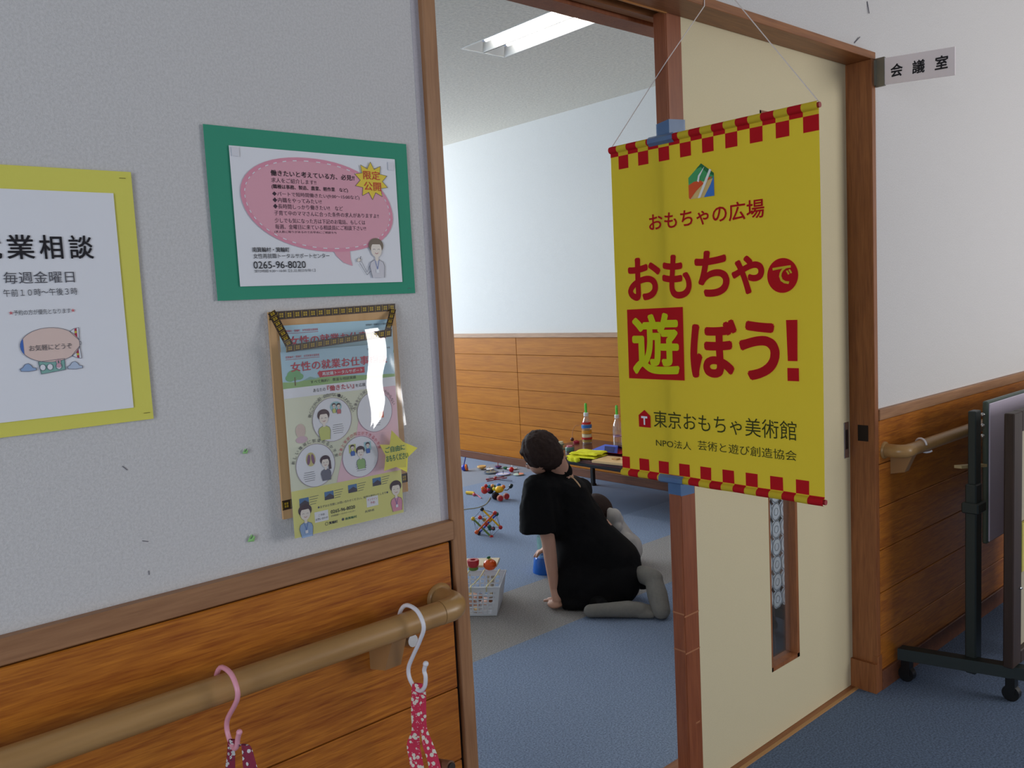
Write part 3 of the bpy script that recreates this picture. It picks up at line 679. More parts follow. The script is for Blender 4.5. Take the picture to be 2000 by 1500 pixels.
# leaflets (two alike sheets), standing in the pocket
M_lsky = mat('print sky', (176, 208, 224), 0.7); M_lgreen = mat('print leaf green', (150, 186, 120), 0.7); M_lyg = mat('print pale green', (222, 224, 200), 0.7)
M_lpink = mat('print pale pink', (236, 196, 208), 0.7); M_lyel = mat('print pale yellow', (224, 220, 132), 0.7); M_crim = mat('print crimson', (196, 54, 74), 0.7)
def leaflet(label, Y, du, dv, full=True):
    F = wallF(Y)
    t = thing('leaflet', label, 'leaflet', tuple(F(0.745+du, 1.0+dv)), 'job consultation leaflets in the holder')
    def G(u, v, n=0.0): return F(u+du + (v-1.15)*0.0, v+dv, n)
    class FF(Frame):
        def __init__(s): pass
        def __call__(s, u, v, n=0.0): return G(u, v, n)
    f = FF()
    # sheet corner coordinates as surveyed on the wall plane
    u0, u1, v0, v1 = 0.634, 0.853, 0.9935, 1.306
    mb = MB(); poly(mb, f, rect(u0, v0, u1, v1), 0, M_lyg); poly(mb, f, rect(u0, 1.245, u1, v1), .0003, M_lsky)
    poly(mb, f, [(u0, 1.245), (u1, 1.245), (u1, 1.250), (.80, 1.253), (.74, 1.257), (.69, 1.258), (.66, 1.254), (u0, 1.256)], .0005, M_lgreen)
    poly(mb, f, rect(u0, 1.2285, u1, 1.245), .0004, M_paper)
    if full:
        poly(mb, f, [(u1, 1.2285), (u1, 1.073), (.72, 1.073), (.735, 1.12), (.765, 1.15), (.775, 1.19), (.81, 1.2285)], .0004, M_lpink)
        poly(mb, f, rect(u0, v0, u1, 1.0730), .0006, M_lyel)
    mb.build('sheet', t)
    mb = MB(); text(mb, '女性の就業お仕事相談', f, (.650, 1.2715, .838, 1.2875), .001, M_crim, .012)
    text(mb, '南箕輪村・箕輪町　女性就業支援事業', f, (.642, 1.2945, .704, 1.2985), .001, M_crim, 0); line(mb, f, [(.642, 1.2925), (.704, 1.2925)], .0006, .001, M_pr)
    text(mb, '南箕輪村・箕輪町からの委託事業', f, (.798, 1.2965, .846, 1.3), .001, M_inkg, 0); mb.build('headline', t)
    if not full: return t
    mb = MB(); poly(mb, f, [(.698, 1.2655), (.703, 1.270), (.703, 1.2685), (.79, 1.2685), (.79, 1.2580), (.703, 1.2580), (.703, 1.2565)], .001, M_crim)
    text(mb, '再就職トータルサポート', f, (.7065, 1.2600, .786, 1.2665), .0014, M_paper, .01)
    text(mb, 'すべて無料！ 豊富な相談実績', f, (.684, 1.2490, .772, 1.2545), .001, M_ink, 0)
    text(mb, 'あなたの', f, (.688, 1.2340, .711, 1.2400), .001, M_ink, 0); text(mb, '『働きたい』', f, (.714, 1.2325, .767, 1.2425), .001, M_crim, .015); text(mb, 'を応援', f, (.770, 1.234, .79, 1.240), .001, M_ink, 0)
    mb.build('slogan', t)
    mb = MB()
    for cx, cy, r in ((.655, 1.266, .013), (.648, 1.262, .009), (.664, 1.263, .008)): poly(mb, f, ell(cx, cy, r, r*.7, 14), .0007, mat('print tree green', (120, 176, 120), 0.7))
    line(mb, f, [(.656, 1.249), (.656, 1.262)], .0016, .0009, mat('print trunk', (120, 90, 60), .8))
    poly(mb, f, [(.67, 1.2555), (.684, 1.261), (.70, 1.256)], .0006, mat('print hill', (140, 180, 170), .7)); mb.build('landscape_print', t)
    CIR = [(.7195, 1.1835, .0375, '働くことが心配…自信がない・よくわからない', M_ink), (.8055, 1.1865, .0360, '仕事をどう探していいのかわからない', M_inkp),
           (.6820, 1.1100, .0365, '新しい職場に馴染めるか不安', M_ink), (.7700, 1.1110, .0360, '仕事と家庭の両立ができるか不安', M_crim)]
    mb = MB(); mt = MB()
    M_dot = mat('print violet outline', (150, 120, 150), .8)
    for cx, cy, r, s, mm in CIR:
        poly(mb, f, ell(cx, cy, r, r, 36), .0010, M_paper); line(mb, f, ell(cx, cy, r, r, 36), .0006, .0013, M_dot, True)
        n_ = len(s)
        for i, ch in enumerate(s):
            a = math.radians(165 - 150*i/(n_-1)); R = r + .0055
            text(mt, ch, f, (cx+R*math.cos(a)-.0030, cy+R*math.sin(a)-.0030, cx+R*math.cos(a)+.0030, cy+R*math.sin(a)+.0030), .0014, mm, 0, a-PI/2, True)
        for k in range(5):
            w_ = .011 - abs(k-2)*.001
            ox = .010 if cx < .74 and cy > 1.15 else (-.013 if cx < .74 else 0)
            line(mt, f, [(cx+ox-w_, cy-.010-.0036*k), (cx+ox+w_, cy-.010-.0036*k)], .0007, .0013, M_inkg)
    mb.build('print_bubbles', t)['kind'] = 'stuff'; mt.build('small_print', t)['kind'] = 'stuff'
    mb = MB(); M_dhair = mat('print dark hair', (74, 50, 56), .8); M_ygr = mat('print shirt lime', (200, 206, 120), .8); M_vest = mat('print vest grey', (110, 110, 124), .8)
    little_person(mb, f, .703, 1.2035, .80, .0016, M_dhair, M_ygr, False)
    poly(mb, f, ell(.728, 1.2050, .0115, .009, 16), .0014, mat('print aqua', (160, 204, 210), .8)); little_person(mb, f, .724, 1.2115, .26, .0018, M_dhair, M_ygr, False); little_person(mb, f, .733, 1.2105, .28, .0018, M_dhair, M_pk, False)
    mb.build('character_print', t); mb = MB()
    little_person(mb, f, .700, 1.1245, .66, .0016, M_dhair, M_vest, False); line(mb, f, [(.708, 1.113), (.7085, 1.101)], .005, .0018, M_dhair)
    poly(mb, f, ell(.6735, 1.1215, .009, .012, 16), .0014, mat('print khaki', (206, 196, 130), .8))
    for q in (-1, 1): poly(mb, f, ell(.6735+q*.004, 1.1215, .003, .009, 10, rot=q*.15), .0017, mat('print plum', (136, 96, 124), .8))
    mb.build('character_print', t); mb = MB()
    little_person(mb, f, .770, 1.1300, .62, .0016, M_dhair, M_lgreen, False)
    for q, c2 in ((-1, M_ygr), (1, mat('print aqua', (160, 204, 210), .8))):
        poly(mb, f, rect(.770+q*.0155-.007, 1.1200, .770+q*.0155+.007, 1.1350), .0014, c2); little_person(mb, f, .770+q*.0155, 1.1345, .30, .0017, M_dhair, M_bl, False)
    mb.build('character_print', t); mb = MB()
    poly(mb, f, rect(.812, 1.174, .823, 1.186), .0016, M_orange); poly(mb, f, ell(.809, 1.196, .004, .006, 8), .0016, M_lb); poly(mb, f, [(.802, 1.186), (.806, 1.193), (.811, 1.186)], .0016, M_pk)
    poly(mb, f, ell(.659, 1.172, .009, .012, 14), .0008, mat('print fade a', (212, 190, 180), .8)); poly(mb, f, ell(.660, 1.157, .011, .006, 12), .0008, mat('print fade b', (208, 178, 190), .8))
    mb.build('box_print', t)['kind'] = 'stuff'
    mb = MB(); M_pht = mat('print photo blue', (80, 120, 170), .7); M_phd = mat('print photo dark', (70, 62, 74), .7)
    for i, (a, z) in enumerate(((.647, 1.0585), (.6945, 1.0610), (.7410, 1.0645), (.7910, 1.0675))):
        poly(mb, f, rect(a, z-.014, a+.0175, z), .001, M_pht); poly(mb, f, [(a, z-.014), (a+.0175, z-.014), (a+.0175, z-.009), (a+.010, z-.004), (a, z-.009)], .0013, M_phd)
        for k in range(4): line(mb, f, [(a+.0195, z-.001-.0042*k), (a+.0360-.002*k, z-.0006-.0042*k)], .0008, .001, M_inkg)
    mb.build('photo_prints', t)
    mb = MB()
    text(mb, '●まずはお気軽にお問い合わせください。秘密は厳守いたします●', f, (.680, 1.0350, .822, 1.0395), .001, M_inkg, 0)
    poly(mb, f, rect(.673, 1.012, .699, 1.030), .0009, M_paper); text(mb, 'ご予約', f, (.680, 1.0215, .692, 1.0255), .0012, M_inkg, 0); text(mb, 'お問い合わせ', f, (.6745, 1.0150, .6975, 1.0190), .0012, M_inkg, 0)
    text(mb, '0265-96-8020', f, (.704, 1.0215, .752, 1.0275), .001, M_ink, .01); text(mb, '女性再就職トータルサポートセンター', f, (.704, 1.0155, .752, 1.0190), .001, M_inkg, 0)
    poly(mb, f, rect(.776, 1.018, .800, 1.036), .0009, M_paper); text(mb, 'オンライン', f, (.778, 1.029, .798, 1.033), .0012, M_crim, 0); text(mb, '予約', f, (.783, 1.0225, .793, 1.0270), .0012, M_crim, 0)
    text(mb, '箕輪町', f, (.699, 1.0035, .716, 1.0085), .001, M_ink, .015); line(mb, f, ell(.6945, 1.006, .0028, .0028, 10), .0006, .001, M_ink, True)
    text(mb, '南箕輪村', f, (.731, 1.0045, .754, 1.0090), .001, M_green, .01); poly(mb, f, ell(.7265, 1.0070, .0026, .0026, 8), .001, M_inkg)
    text(mb, '長野県', f, (.771, 1.0090, .791, 1.0130), .001, M_inkg, 0)
    mb.build('contact_text', t)
    mb = MB(); little_person(mb, f, .6560, 1.0480, .86, .0012, M_dhair, M_lb); mb.build('worker_print', t); mb = MB(); little_person(mb, f, .8385, 1.0560, .86, .0012, M_dhair, M_bub2); mb.build('worker_print', t)
    return t
leaflet('leaflet behind, only its blue headline strip showing over the pocket edge', 1.290, 0.001, 0.043, False)
leaflet('leaflet in front, whole pastel page with four round cartoons in the clear pocket', 1.272, 0.0, 0.0, True)
# clear pocket: bulging film in front of the leaflet
mb = MB(); FP = wallF(1.262); N1, N2 = 60, 70; vs = []; fs = []
for j in range(N2+1):
    for i in range(N1+1):
        a, b = i/N1, j/N2; u = .630 + (.862-.630)*a; v = .992 + (1.325-.992)*b
        uc = .792 + .10*(v-1.23) + .004*math.sin(v*60)
        wd_ = .034 if v > 1.2 else max(.004, .034 - (1.2-v)*.55)
        e = -.105*min(max(u-uc, 0), wd_) 
        e += .004 + .00012*math.sin(31*a+7*b) + .00010*math.sin(40*b+9*a)
        e += -.085*max(0, v-1.15) + (-.10*max(0, 1.15-v) if v < 1.15 else 0) + .012
        e = max(e, -.001)
        y = (-0.005)*(1-b)**1.5
        vs.append(FP(u, v + 0.012*a*b, e + y))
for j in range(N2):
    for i in range(N1): k = j*(N1+1)+i; fs.append((k, k+1, k+N1+2, k+N1+1))
mb.add(vs, fs, film('clear pocket film', (230, 232, 236), 0.03, 0.05, 0.10)); mb.build('clear_pocket', ph, smooth=True)
# star note
ns = wthing('star_note', 'yellow paper star with green handwriting stuck on the leaflet pocket edge', 'note', 0.855, 1.07)
FN = wallF(1.258); mb = MB(); ctr = (.8495, 1.105)
st = [(.8385, 1.148), (.8615, 1.1235), (.8925, 1.1075), (.8695, 1.0935), (.866, 1.0665), (.8430, 1.0800), (.8170, 1.0770), (.8225, 1.1035), (.8115, 1.1260), (.8325, 1.1225)]
mb.add([FN(a, b, 0) for a, b in st] + [FN(a, b, .0008) for a, b in st], [list(range(10))[::-1], list(range(10, 20))] + [[i, (i+1) % 10, 10+(i+1) % 10, 10+i] for i in range(10)], mat('star note paper', (232, 222, 96), .85)); mb.build('sheet', ns)
mb = MB(); M_gp = mat('green marker', (30, 116, 84), .8); text(mb, 'ご自由に', FN, (.8215, 1.1085, .8640, 1.1195), .0014, M_gp, .012); text(mb, 'おもちください', FN, (.8225, 1.0920, .8700, 1.1040), .0014, M_gp, .012); mb.build('handwriting', ns)
# paper scraps
M_scrap = mat('green scrap paper', (150, 206, 130), .85)
for (u, v, s, lab) in ((.5595, 1.1530, .0050, 'tiny crumpled green paper scrap pinned left of the leaflet holder, the upper one'), (.5575, 1.0110, .0072, 'green leaf-shaped paper scrap on the wall, the lower one left of the holder')):
    mb = MB(); F = wallF(1.2985)
    mb.add([F(u-s*.8, v-s*.6, .001), F(u-s*.5, v+s*.2, .003), F(u+s*.2, v+s*.9, .001), F(u+s*.9, v+s*.3, .004), F(u+s*.7, v-s*.8, .002), F(u, v-s*.4, .004)], [(0,1,5), (1,2,5), (2,3,5), (3,4,5), (4,0,5)], M_scrap)
    mb.tube([F(u-.001, v, .004), F(u+.003, v+s*.9, .004)], .0005, M_inkg, 5)
    tag(mb.build('paper_scrap'), lab, 'paper scrap')

# =================================================================== HANDRAILS, HOOKS, STRAPS
def handrail(label, x0, x1, ends, brackets, group=None):
    t = thing('handrail', label, 'handrail', (x0 if ends == 'right' else x1, 1.22, 0.815))
    z, y, r = 0.8155, 1.222, 0.0215
    MB().tube([(x0, y, z), (x1, y, z)], r, M_rail, 24).build('rail', t, smooth=True)
    xe, sg = (x1, 1) if ends == 'right' else (x0, -1)
    pts = [(xe + sg*0.001, y, z)] + [(xe + sg*(0.018 + 0.030*math.sin(a)), y + 0.030 - 0.030*math.cos(a), z) for a in [PI/2*k/7 for k in range(8)]] + [(xe + sg*0.048, YW-0.013, z)]
    MB().tube(pts, 0.0222, mat('elbow plastic', (170, 132, 84), 0.32), 24).build('elbow', t, smooth=True)
    MB().lathe([(0.0, 0.008), (0.026, 0.008), (0.029, 0.004), (0.029, 0)], (xe + sg*0.048, YW-0.0115, z), mat('elbow plastic', (170, 132, 84), 0.32), 24, (0, -1, 0)).build('wall_flange', t, smooth=True)
    for bx in brackets:
        b = MB(); Mb = mat('bracket wood tone', (158, 118, 76), .4)
        b.add([(bx-.019, 1.288, .728), (bx+.019, 1.288, .728), (bx+.019, 1.288, .80), (bx-.019, 1.288, .80), (bx-.017, 1.243, .738), (bx+.017, 1.243, .738), (bx+.015, 1.216, .797), (bx-.015, 1.216, .797)],
              [(0,1,2,3), (7,6,5,4), (0,4,5,1), (1,5,6,2), (2,6,7,3), (3,7,4,0)], Mb)
        bo = b.build('bracket', t)
    return t
handrail('wooden handrail on the left wall, with the two hanging hooks on it', -2.6, 0.868, 'right', (0.775, -0.15, -1.1))
handrail('shorter view of wooden handrail right of the doorway behind the whiteboard', 2.800, 6.2, 'left', (2.815, 3.75, 4.7))
# small steel screw cap beside the bracket and the pale ring on the right rail
mb = MB(); mb.lathe([(0, .016), (.011, .016), (.0135, .010), (.0135, -.02)], ony(796, 1250, 1.258), M_chrome, 18, (.1, -1, .15)); 
tag(mb.build('screw_cap', smooth=True), 'round steel cap under the left handrail behind the white hook', 'cap')
mb = MB(); mb.tube([(2.862+0.004*i, 1.222 + .026*math.cos(a), .8155 + .027*math.sin(a)) for i, a in enumerate([PI*0.9 - 1.62*PI*k/16 for k in range(17)])], .0032, mat('white hook plastic', (226, 224, 232), .35), 8)
tag(mb.build('ring_hook', smooth=True), 'pale ring hook around the right handrail near its end', 'hook')
def smoothp(pts, k=5):
    P = [V(p) for p in pts]; P = [P[0]*2-P[1]] + P + [P[-1]*2-P[-2]]; o = []
    for i in range(1, len(P)-2):
        for j in range(k):
            t = j/k; a, b, c, d = P[i-1], P[i], P[i+1], P[i+2]
            o.append(0.5*((2*b) + (c-a)*t + (2*a-5*b+4*c-d)*t*t + (3*b-a-3*c+d)*t**3))
    o.append(P[-2]); return o
M_hw = mat('white hook plastic', (226, 224, 232), .35); M_hp = mat('pink hook plastic', (232, 160, 178), .35)
wp = [(.798, 1.2480, .800), (.799, 1.2480, .826), (.80, 1.2350, .844), (.80, 1.215, .8500), (.80, 1.190, .8445), (.80, 1.176, .822), (.80, 1.191, .793), (.80, 1.213, .762), (.80, 1.231, .734), (.80, 1.231, .715), (.80, 1.217, .702), (.80, 1.198, .701), (.80, 1.184, .714), (.80, 1.180, .732), (.80, 1.183, .742), (.80, 1.177, .756)]
tag(MB().tube(smoothp(wp), .0038, M_hw, 10).ball(wp[-1], .0052, M_hw, 12).build('s_hook', smooth=True), 'white plastic S hook hanging from the left handrail by the doorway', 'hook')
pp = [(.463, 1.2460, .806), (.464, 1.2440, .828), (.465, 1.229, .8450), (.465, 1.209, .8500), (.465, 1.186, .8470), (.465, 1.171, .832), (.465, 1.172, .817), (.465, 1.186, .800), (.465, 1.216, .770), (.465, 1.223, .752), (.465, 1.216, .737), (.465, 1.202, .729), (.465, 1.190, .736), (.465, 1.184, .750), (.465, 1.176, .763)]
tag(MB().tube(smoothp(pp), .0038, M_hp, 10).ball(pp[-1], .0046, M_hp, 12).build('s_hook', smooth=True), 'pink plastic S hook hanging from the middle of the left handrail', 'hook')
def strap(label, X, L1, L2, m, extra=None, wd=.0085):
    t = thing('fabric_strap', label, 'strap', (X, L1[0][0], L1[0][1]))
    for nm, L in (('strand', L1), ('strand', L2)):
        P = smoothp([(X + (0.0 if L is L1 else .006), a, b) for a, b, *_ in L], 4); W = smoothp([(q[2], 0, 0) for q in L], 4)
        mb = MB(); vs = []; fs = []; n_ = len(P)
        for i, p in enumerate(P):
            w_ = W[i].x; tw = math.sin(i*.9)*.0010
            for k in range(9):
                s = (k-4)/4; vs.append(p + V((s*w_*.55, -s*w_*.75, 0)) + V((-.7, -.6, 0))*(.0022*math.cos(s*1.5) + .0008*math.sin(k*2.1+i*.8) + tw))
            for k in range(9):
                s = (4-k)/4; vs.append(p + V((s*w_*.55, -s*w_*.75, 0)) + V((.7, .6, 0))*(.0018*math.cos(s*1.5)))
        for i in range(n_-1):
            for k in range(18): l = (k+1) % 18; fs.append((i*18+k, i*18+l, (i+1)*18+l, (i+1)*18+k))
        mb.add(vs, fs, m); mb.build(nm, t, smooth=True)
    return t
M_fl1 = blotch('red floral cotton', (206, 52, 84), ((226, 220, 206), (232, 170, 180)), 105)
M_fl2 = blotch('maroon floral cotton', (134, 40, 66), ((206, 206, 206), (70, 44, 66)), 130)
s1 = strap('red and white floral fabric strap looped on the white hook', .80, [(1.206, .712, .010), (1.212, .690, .010), (1.218, .655, .009), (1.221, .62, .0085), (1.232, .59, .013), (1.226, .555, .014), (1.215, .50, .014), (1.21, .44, .012)],
           [(1.198, .710, .004), (1.199, .69, .005), (1.203, .657, .006), (1.205, .628, .007), (1.194, .600, .011), (1.180, .572, .012), (1.172, .53, .012), (1.168, .47, .010)], M_fl1)
s2 = strap('maroon and white floral fabric strap looped on the pink hook', .465, [(1.206, .741, .006), (1.212, .725, .007), (1.219, .700, .008), (1.225, .670, .009), (1.228, .60, .009)],
           [(1.190, .735, .005), (1.172, .742, .008), (1.164, .722, .011), (1.156, .690, .013), (1.15, .62, .012)], M_fl2)
# small wooden toggle and white tag end at the bottom of the red strap
mb = MB(); mb.tube([(.822, 1.196, .560), (.826, 1.158, .566)], [.008, .0105], mat('toggle brown', (120, 84, 64), .5), 14).build('toggle', s1, smooth=True)
MB().cyl((.8262, 1.1575, .566), (.8266, 1.1545, .5665), .0075, mat('toggle dark', (36, 24, 22), .6), 14).build('toggle_end', s1)
MB().cbox((.822, 1.166, .525), (.834, 1.148, .556), .001, M_paper).build('tag', s1)

# =================================================================== BANNER
BX, BY, BT, BB = 1.760, 1.5605, 1.767, 0.878
bn = thing('banner', 'yellow cloth banner with red checked borders hanging from a string in the doorway', 'banner', (BX, 1.26, 1.767))
dis = lambda u, v: 0.0022*math.sin(u*16+1.2)*math.sin((v-BB)*3.3) + (0.0014*math.sin(u*46+.6)*max(0, 1-(v-BB)/0.06) if v < BB+.06 else 0)
FB = Frame((BX, BY, 0), (0, -1, 0), (0, 0, 1), (-1, 0, 0), dis)
M_by = cloth_translucent('banner yellow', (230, 206, 60), .30); M_br = cloth_translucent('banner red', (196, 28, 38), .22); M_bg = cloth_translucent('banner lime', (222, 226, 40), .25)
BW = 0.600
def grid(mb, F, u0, v0, u1, v1, n, m, nu, nv, roll=None):
    vs = []; fs = []
    for j in range(nv+1):
        for i in range(nu+1):
            u = u0+(u1-u0)*i/nu; v = v0+(v1-v0)*j/nv; vs.append(F(u, v, n + (roll(v) if roll else 0)))
    for j in range(nv):
        for i in range(nu): k = j*(nu+1)+i; fs.append((k, k+1, k+nu+2, k+nu+1))
    mb.add(vs, fs, m)
mb = MB(); grid(mb, FB, 0, BB+.008, BW, BT-.012, 0, M_by, 60, 90); mb.build('cloth', bn, smooth=True)
cols = [0.0] + [0.0275 + 0.03345*k for k in range(17)] + [BW]
def roll(vc, r): return lambda v: math.sqrt(max(0, r*r-(v-vc)**2))
mr = MB(); mr2 = MB()
def cell(i, v0, v1, m, rl=None, nn=.0008): grid(mr if v0 > 1.3 else mr2, FB, cols[i], v0, cols[i+1], v1, nn, m, 4, 5 if rl is None else 8, rl)
rt_, rb_ = roll(BT-.0095, .0095), roll(BB+.004, .0095)
for i in range(18):
    red = (i % 2 == 0)
    cell(i, BT-.019, BT, M_br if red else M_by, rt_); cell(i, 1.7385, BT-.019, M_br if red else M_by)
    if not red: cell(i, 1.704, 1.7385, M_br)
    if i % 2 == 0: cell(i, .894, .9265, M_br)
    cell(i, BB-.0055, BB+.0135, M_by if i % 2 == 0 else M_br, rb_); cell(i, BB+.0135, .894, M_by if i % 2 == 0 else M_br)
mr.build('checked_border', bn, smooth=True)['kind'] = 'stuff'; mr2.build('checked_border', bn, smooth=True)['kind'] = 'stuff'
for z, nm in ((BT-.0095, 'top_rod'), (BB+.004, 'bottom_rod')):
    MB().cyl((BX, BY+.003, z), (BX, BY-BW-.003, z), .0062, mat('dowel red', (150, 26, 34), .5) if nm != 'x' else M_red, 14).build(nm, bn)
n = .0022
mb = MB()
text(mb, 'お', FB, (.046, 1.353, .156, 1.467), n, M_br, .032); text(mb, 'も', FB, (.160, 1.354, .252, 1.467), n, M_br, .032)
text(mb, 'ち', FB, (.262, 1.355, .366, 1.469), n, M_br, .032); text(mb, 'ゃ', FB, (.371, 1.357, .461, 1.449), n, M_br, .03)
text(mb, 'ぼ', FB, (.241, 1.153, .383, 1.300), n, M_br, .034); text(mb, 'う', FB, (.387, 1.153, .496, 1.296), n, M_br, .034)
poly(mb, FB, [(.513, 1.295), (.541, 1.295), (.5395, 1.201), (.5155, 1.201)], n, M_br); poly(mb, FB, rect(.514, 1.155, .5425, 1.185), n, M_br)
mb.build('headline', bn)
mb = MB(); poly(mb, FB, ell(.5065, 1.3965, .0385, .0395, 40), n, M_br); mb.build('red_disc', bn); mb = MB(); poly(mb, FB, [(.040, 1.331), (.222, 1.333), (.221, 1.145), (.038, 1.145)], n, M_br); mb.build('red_square', bn)
mb = MB(); text(mb, 'で', FB, (.4825, 1.3765, .5310, 1.4185), n+.0012, M_by, .012); mb.build('disc_letter', bn); mb = MB(); text(mb, '遊', FB, (.0540, 1.157, .2080, 1.320), n+.0012, M_bg, .026); mb.build('square_letter', bn)
mb = MB(); text(mb, 'おもちゃの広場', FB, (.124, 1.532, .464, 1.576), n, M_br, .014); mb.build('subtitle', bn)
M_dg = cloth_translucent('banner dark green', (62, 66, 34), .1)
mb = MB(); text(mb, '東京おもちゃ美術館', FB, (.117, 1.017, .534, 1.062), n, M_dg, 0); mb.build('organisation_name', bn); mb = MB(); text(mb, 'NPO法人', FB, (.122, .9655, .236, .9865), n, M_dg, 0); mb.build('organisation_text', bn); mb = MB(); text(mb, '芸術と遊び創造協会', FB, (.257, .9690, .533, .9935), n, M_dg, 0); mb.build('organisation_text', bn)
mb = MB(); poly(mb, FB, [(.066, 1.014), (.106, 1.014), (.106, 1.046), (.0865, 1.061), (.066, 1.046)], n, M_br); mb.build('house_emblem', bn)
mb = MB(); poly(mb, FB, rect(.0755, 1.0385, .0965, 1.044), n+.0012, M_paper); poly(mb, FB, rect(.0835, 1.0205, .0885, 1.0385), n+.0012, M_paper); mb.build('emblem_letter', bn)
# house logo with coloured fields
mb = MB(); Lg = lambda a, b: (.2525 + a*.076, 1.598 + b*.082)
def LP(pts, c, k): poly(mb, FB, [Lg(*p) for p in pts], n + k*.0004, c)
cG = mat('logo green', (70, 160, 96), .8); cG2 = mat('logo dark green', (34, 110, 60), .8); cO = mat('logo orange', (222, 84, 34), .8); cT = mat('logo tan', (222, 190, 120), .8); cB = mat('logo blue', (60, 116, 196), .8); cW = mat('logo white', (236, 236, 232), .8)
LP([(0, 0), (0, .64), (.52, 1), (1, .66), (1, 0)], cT, 0)
LP([(0, .42), (0, .64), (.52, 1), (1, .66), (1, .52), (.62, .46), (.35, .50)], cG, 1)
LP([(.30, .85), (.52, 1), (1, .66), (1, .58), (.74, .70), (.50, .90)], cG2, 2)
LP([(0, .05), (0, .42), (.22, .50), (.50, .50), (.60, .40), (.30, .22), (.05, 0)], cO, 2)
LP([(.66, .56), (.95, .56), (.80, .48), (.66, .48)], cO, 2)
LP([(.60, 0), (1, 0), (1, .58), (.86, .34)], cB, 2)
LP([(.36, 0), (.46, 0), (.66, .32), (.92, .76), (.84, .80), (.56, .34)], cW, 4)
LP([(.66, .90), (.40, .66), (.35, .50), (.42, .46), (.46, .62), (.58, .78)], cW, 4)
mb.build('house_logo', bn)
# string from both rod ends, round the header's edge to a nail above
NA = V((1.83, 1.292, 2.17))
eL = V((BX, BY+.001, BT-.006)); eR = V((BX, BY-BW-.001, BT-.004)); bend = V((1.812, 1.2845, 2.064))
MB().tube([eL, onx(1285, 146, 1.7682), onx(1303, 118, 1.7682), bend, NA], .0013, mat('white string', (226, 214, 208), .8), 6).tube([eR, NA], .0013, MATS['white string'], 6).build('string', bn)
MB().tube([NA + V((0, .01, 0)), NA + V((0, -.008, .003))], .0015, M_chrome, 8).build('nail', bn)
# blue tapes
M_tape = film('blue tape film', (44, 104, 160), 0.78, 0.25, 0.01)
def tapeq(mb, pts): mb.add(pts, [tuple(range(len(pts)))], M_tape)
tp = MB(); X0 = 1.7694; Yf = DY0-.0024
tapeq(tp, [(X0, Yf, 1.766), (X0, DY1+.001, 1.766), (X0, DY1+.001, 1.800), (X0, Yf, 1.806)])
tapeq(tp, [(X0, Yf, 1.766), (1.836, Yf, 1.764), (1.836, Yf, 1.811), (X0, Yf, 1.806)])
ba = [FB(.134, 1.745, .003), FB(.213, 1.745, .003), FB(.213, 1.752, .0115), FB(.134, 1.752, .0115), FB(.134, 1.762, .0115), FB(.213, 1.762, .0115), FB(.213, 1.769, .004), FB(.134, 1.769, .004)]
tp.add(ba, [(0,1,2,3), (3,2,5,4), (4,5,6,7)], M_tape); tapeq(tp, [FB(.134, 1.769, .004), FB(.213, 1.769, .004), V((X0, Yf, 1.772)), V((X0, DY1+.001, 1.772))])
tag(tp.build('adhesive_tape'), 'translucent blue tape fixing the banner top to the door stile', 'tape')
tp = MB()
tapeq(tp, [(X0, Yf, .838), (X0, DY1+.001, .838), (X0, DY1+.001, .882), (X0, Yf, .882)])
tapeq(tp, [(X0, Yf, .836), (1.828, Yf, .834), (1.828, Yf, .882), (X0, Yf, .882)])
ba = [FB(.134, .871, .004), FB(.211, .871, .004), FB(.211, .876, .0125), FB(.134, .876, .0125), FB(.134, .887, .0120), FB(.211, .887, .0120), FB(.211, .8935, .004), FB(.134, .8935, .004)]
tp.add(ba, [(0,1,2,3), (3,2,5,4), (4,5,6,7)], M_tape)
tag(tp.build('adhesive_tape'), 'translucent blue tape fixing the banner bottom to the door stile', 'tape')

# =================================================================== ROOM SIGN
rs = thing('room_sign', 'projecting white meeting room sign in black characters beside the door casing', 'sign', (2.713, 1.276, 2.01))
F_s = Frame((2.708, 1.272, 0), (0, -1, 0), (0, 0, 1), (-1, 0, 0))
M_sg = mat('sign acrylic', (236, 226, 232), .4)
mb = MB(); mb.add([V((2.708, 1.262, 1.983)), V((2.708, 1.048, 1.965)), V((2.708, 1.048, 2.046)), V((2.708, 1.262, 2.064)), V((2.713, 1.262, 1.983)), V((2.713, 1.048, 1.965)), V((2.713, 1.048, 2.046)), V((2.713, 1.262, 2.064))],
       [(0,1,2,3), (7,6,5,4), (0,4,5,1), (1,5,6,2), (2,6,7,3), (3,7,4,0)], M_sg); mb.build('plate', rs)
MB().cbox((2.706, 1.256, 1.980), (2.716, 1.287, 2.068), .001, mat('sign bracket', (132, 130, 120), .35, .6)).cbox((2.700, 1.282, 1.985), (2.722, 1.288, 2.063), .001, MATS['sign bracket']).build('bracket', rs)
mb = MB()
for ch, u0, z0 in (('会', 0.0345, 1.9985), ('議', .1010, 1.9935), ('室', .1680, 1.990)):
    mb = MB()
    text(mb, ch, F_s, (u0, z0, u0+.0375, z0+.0395), .001, M_ink, .024, -.05)
    mb.build('character', rs)

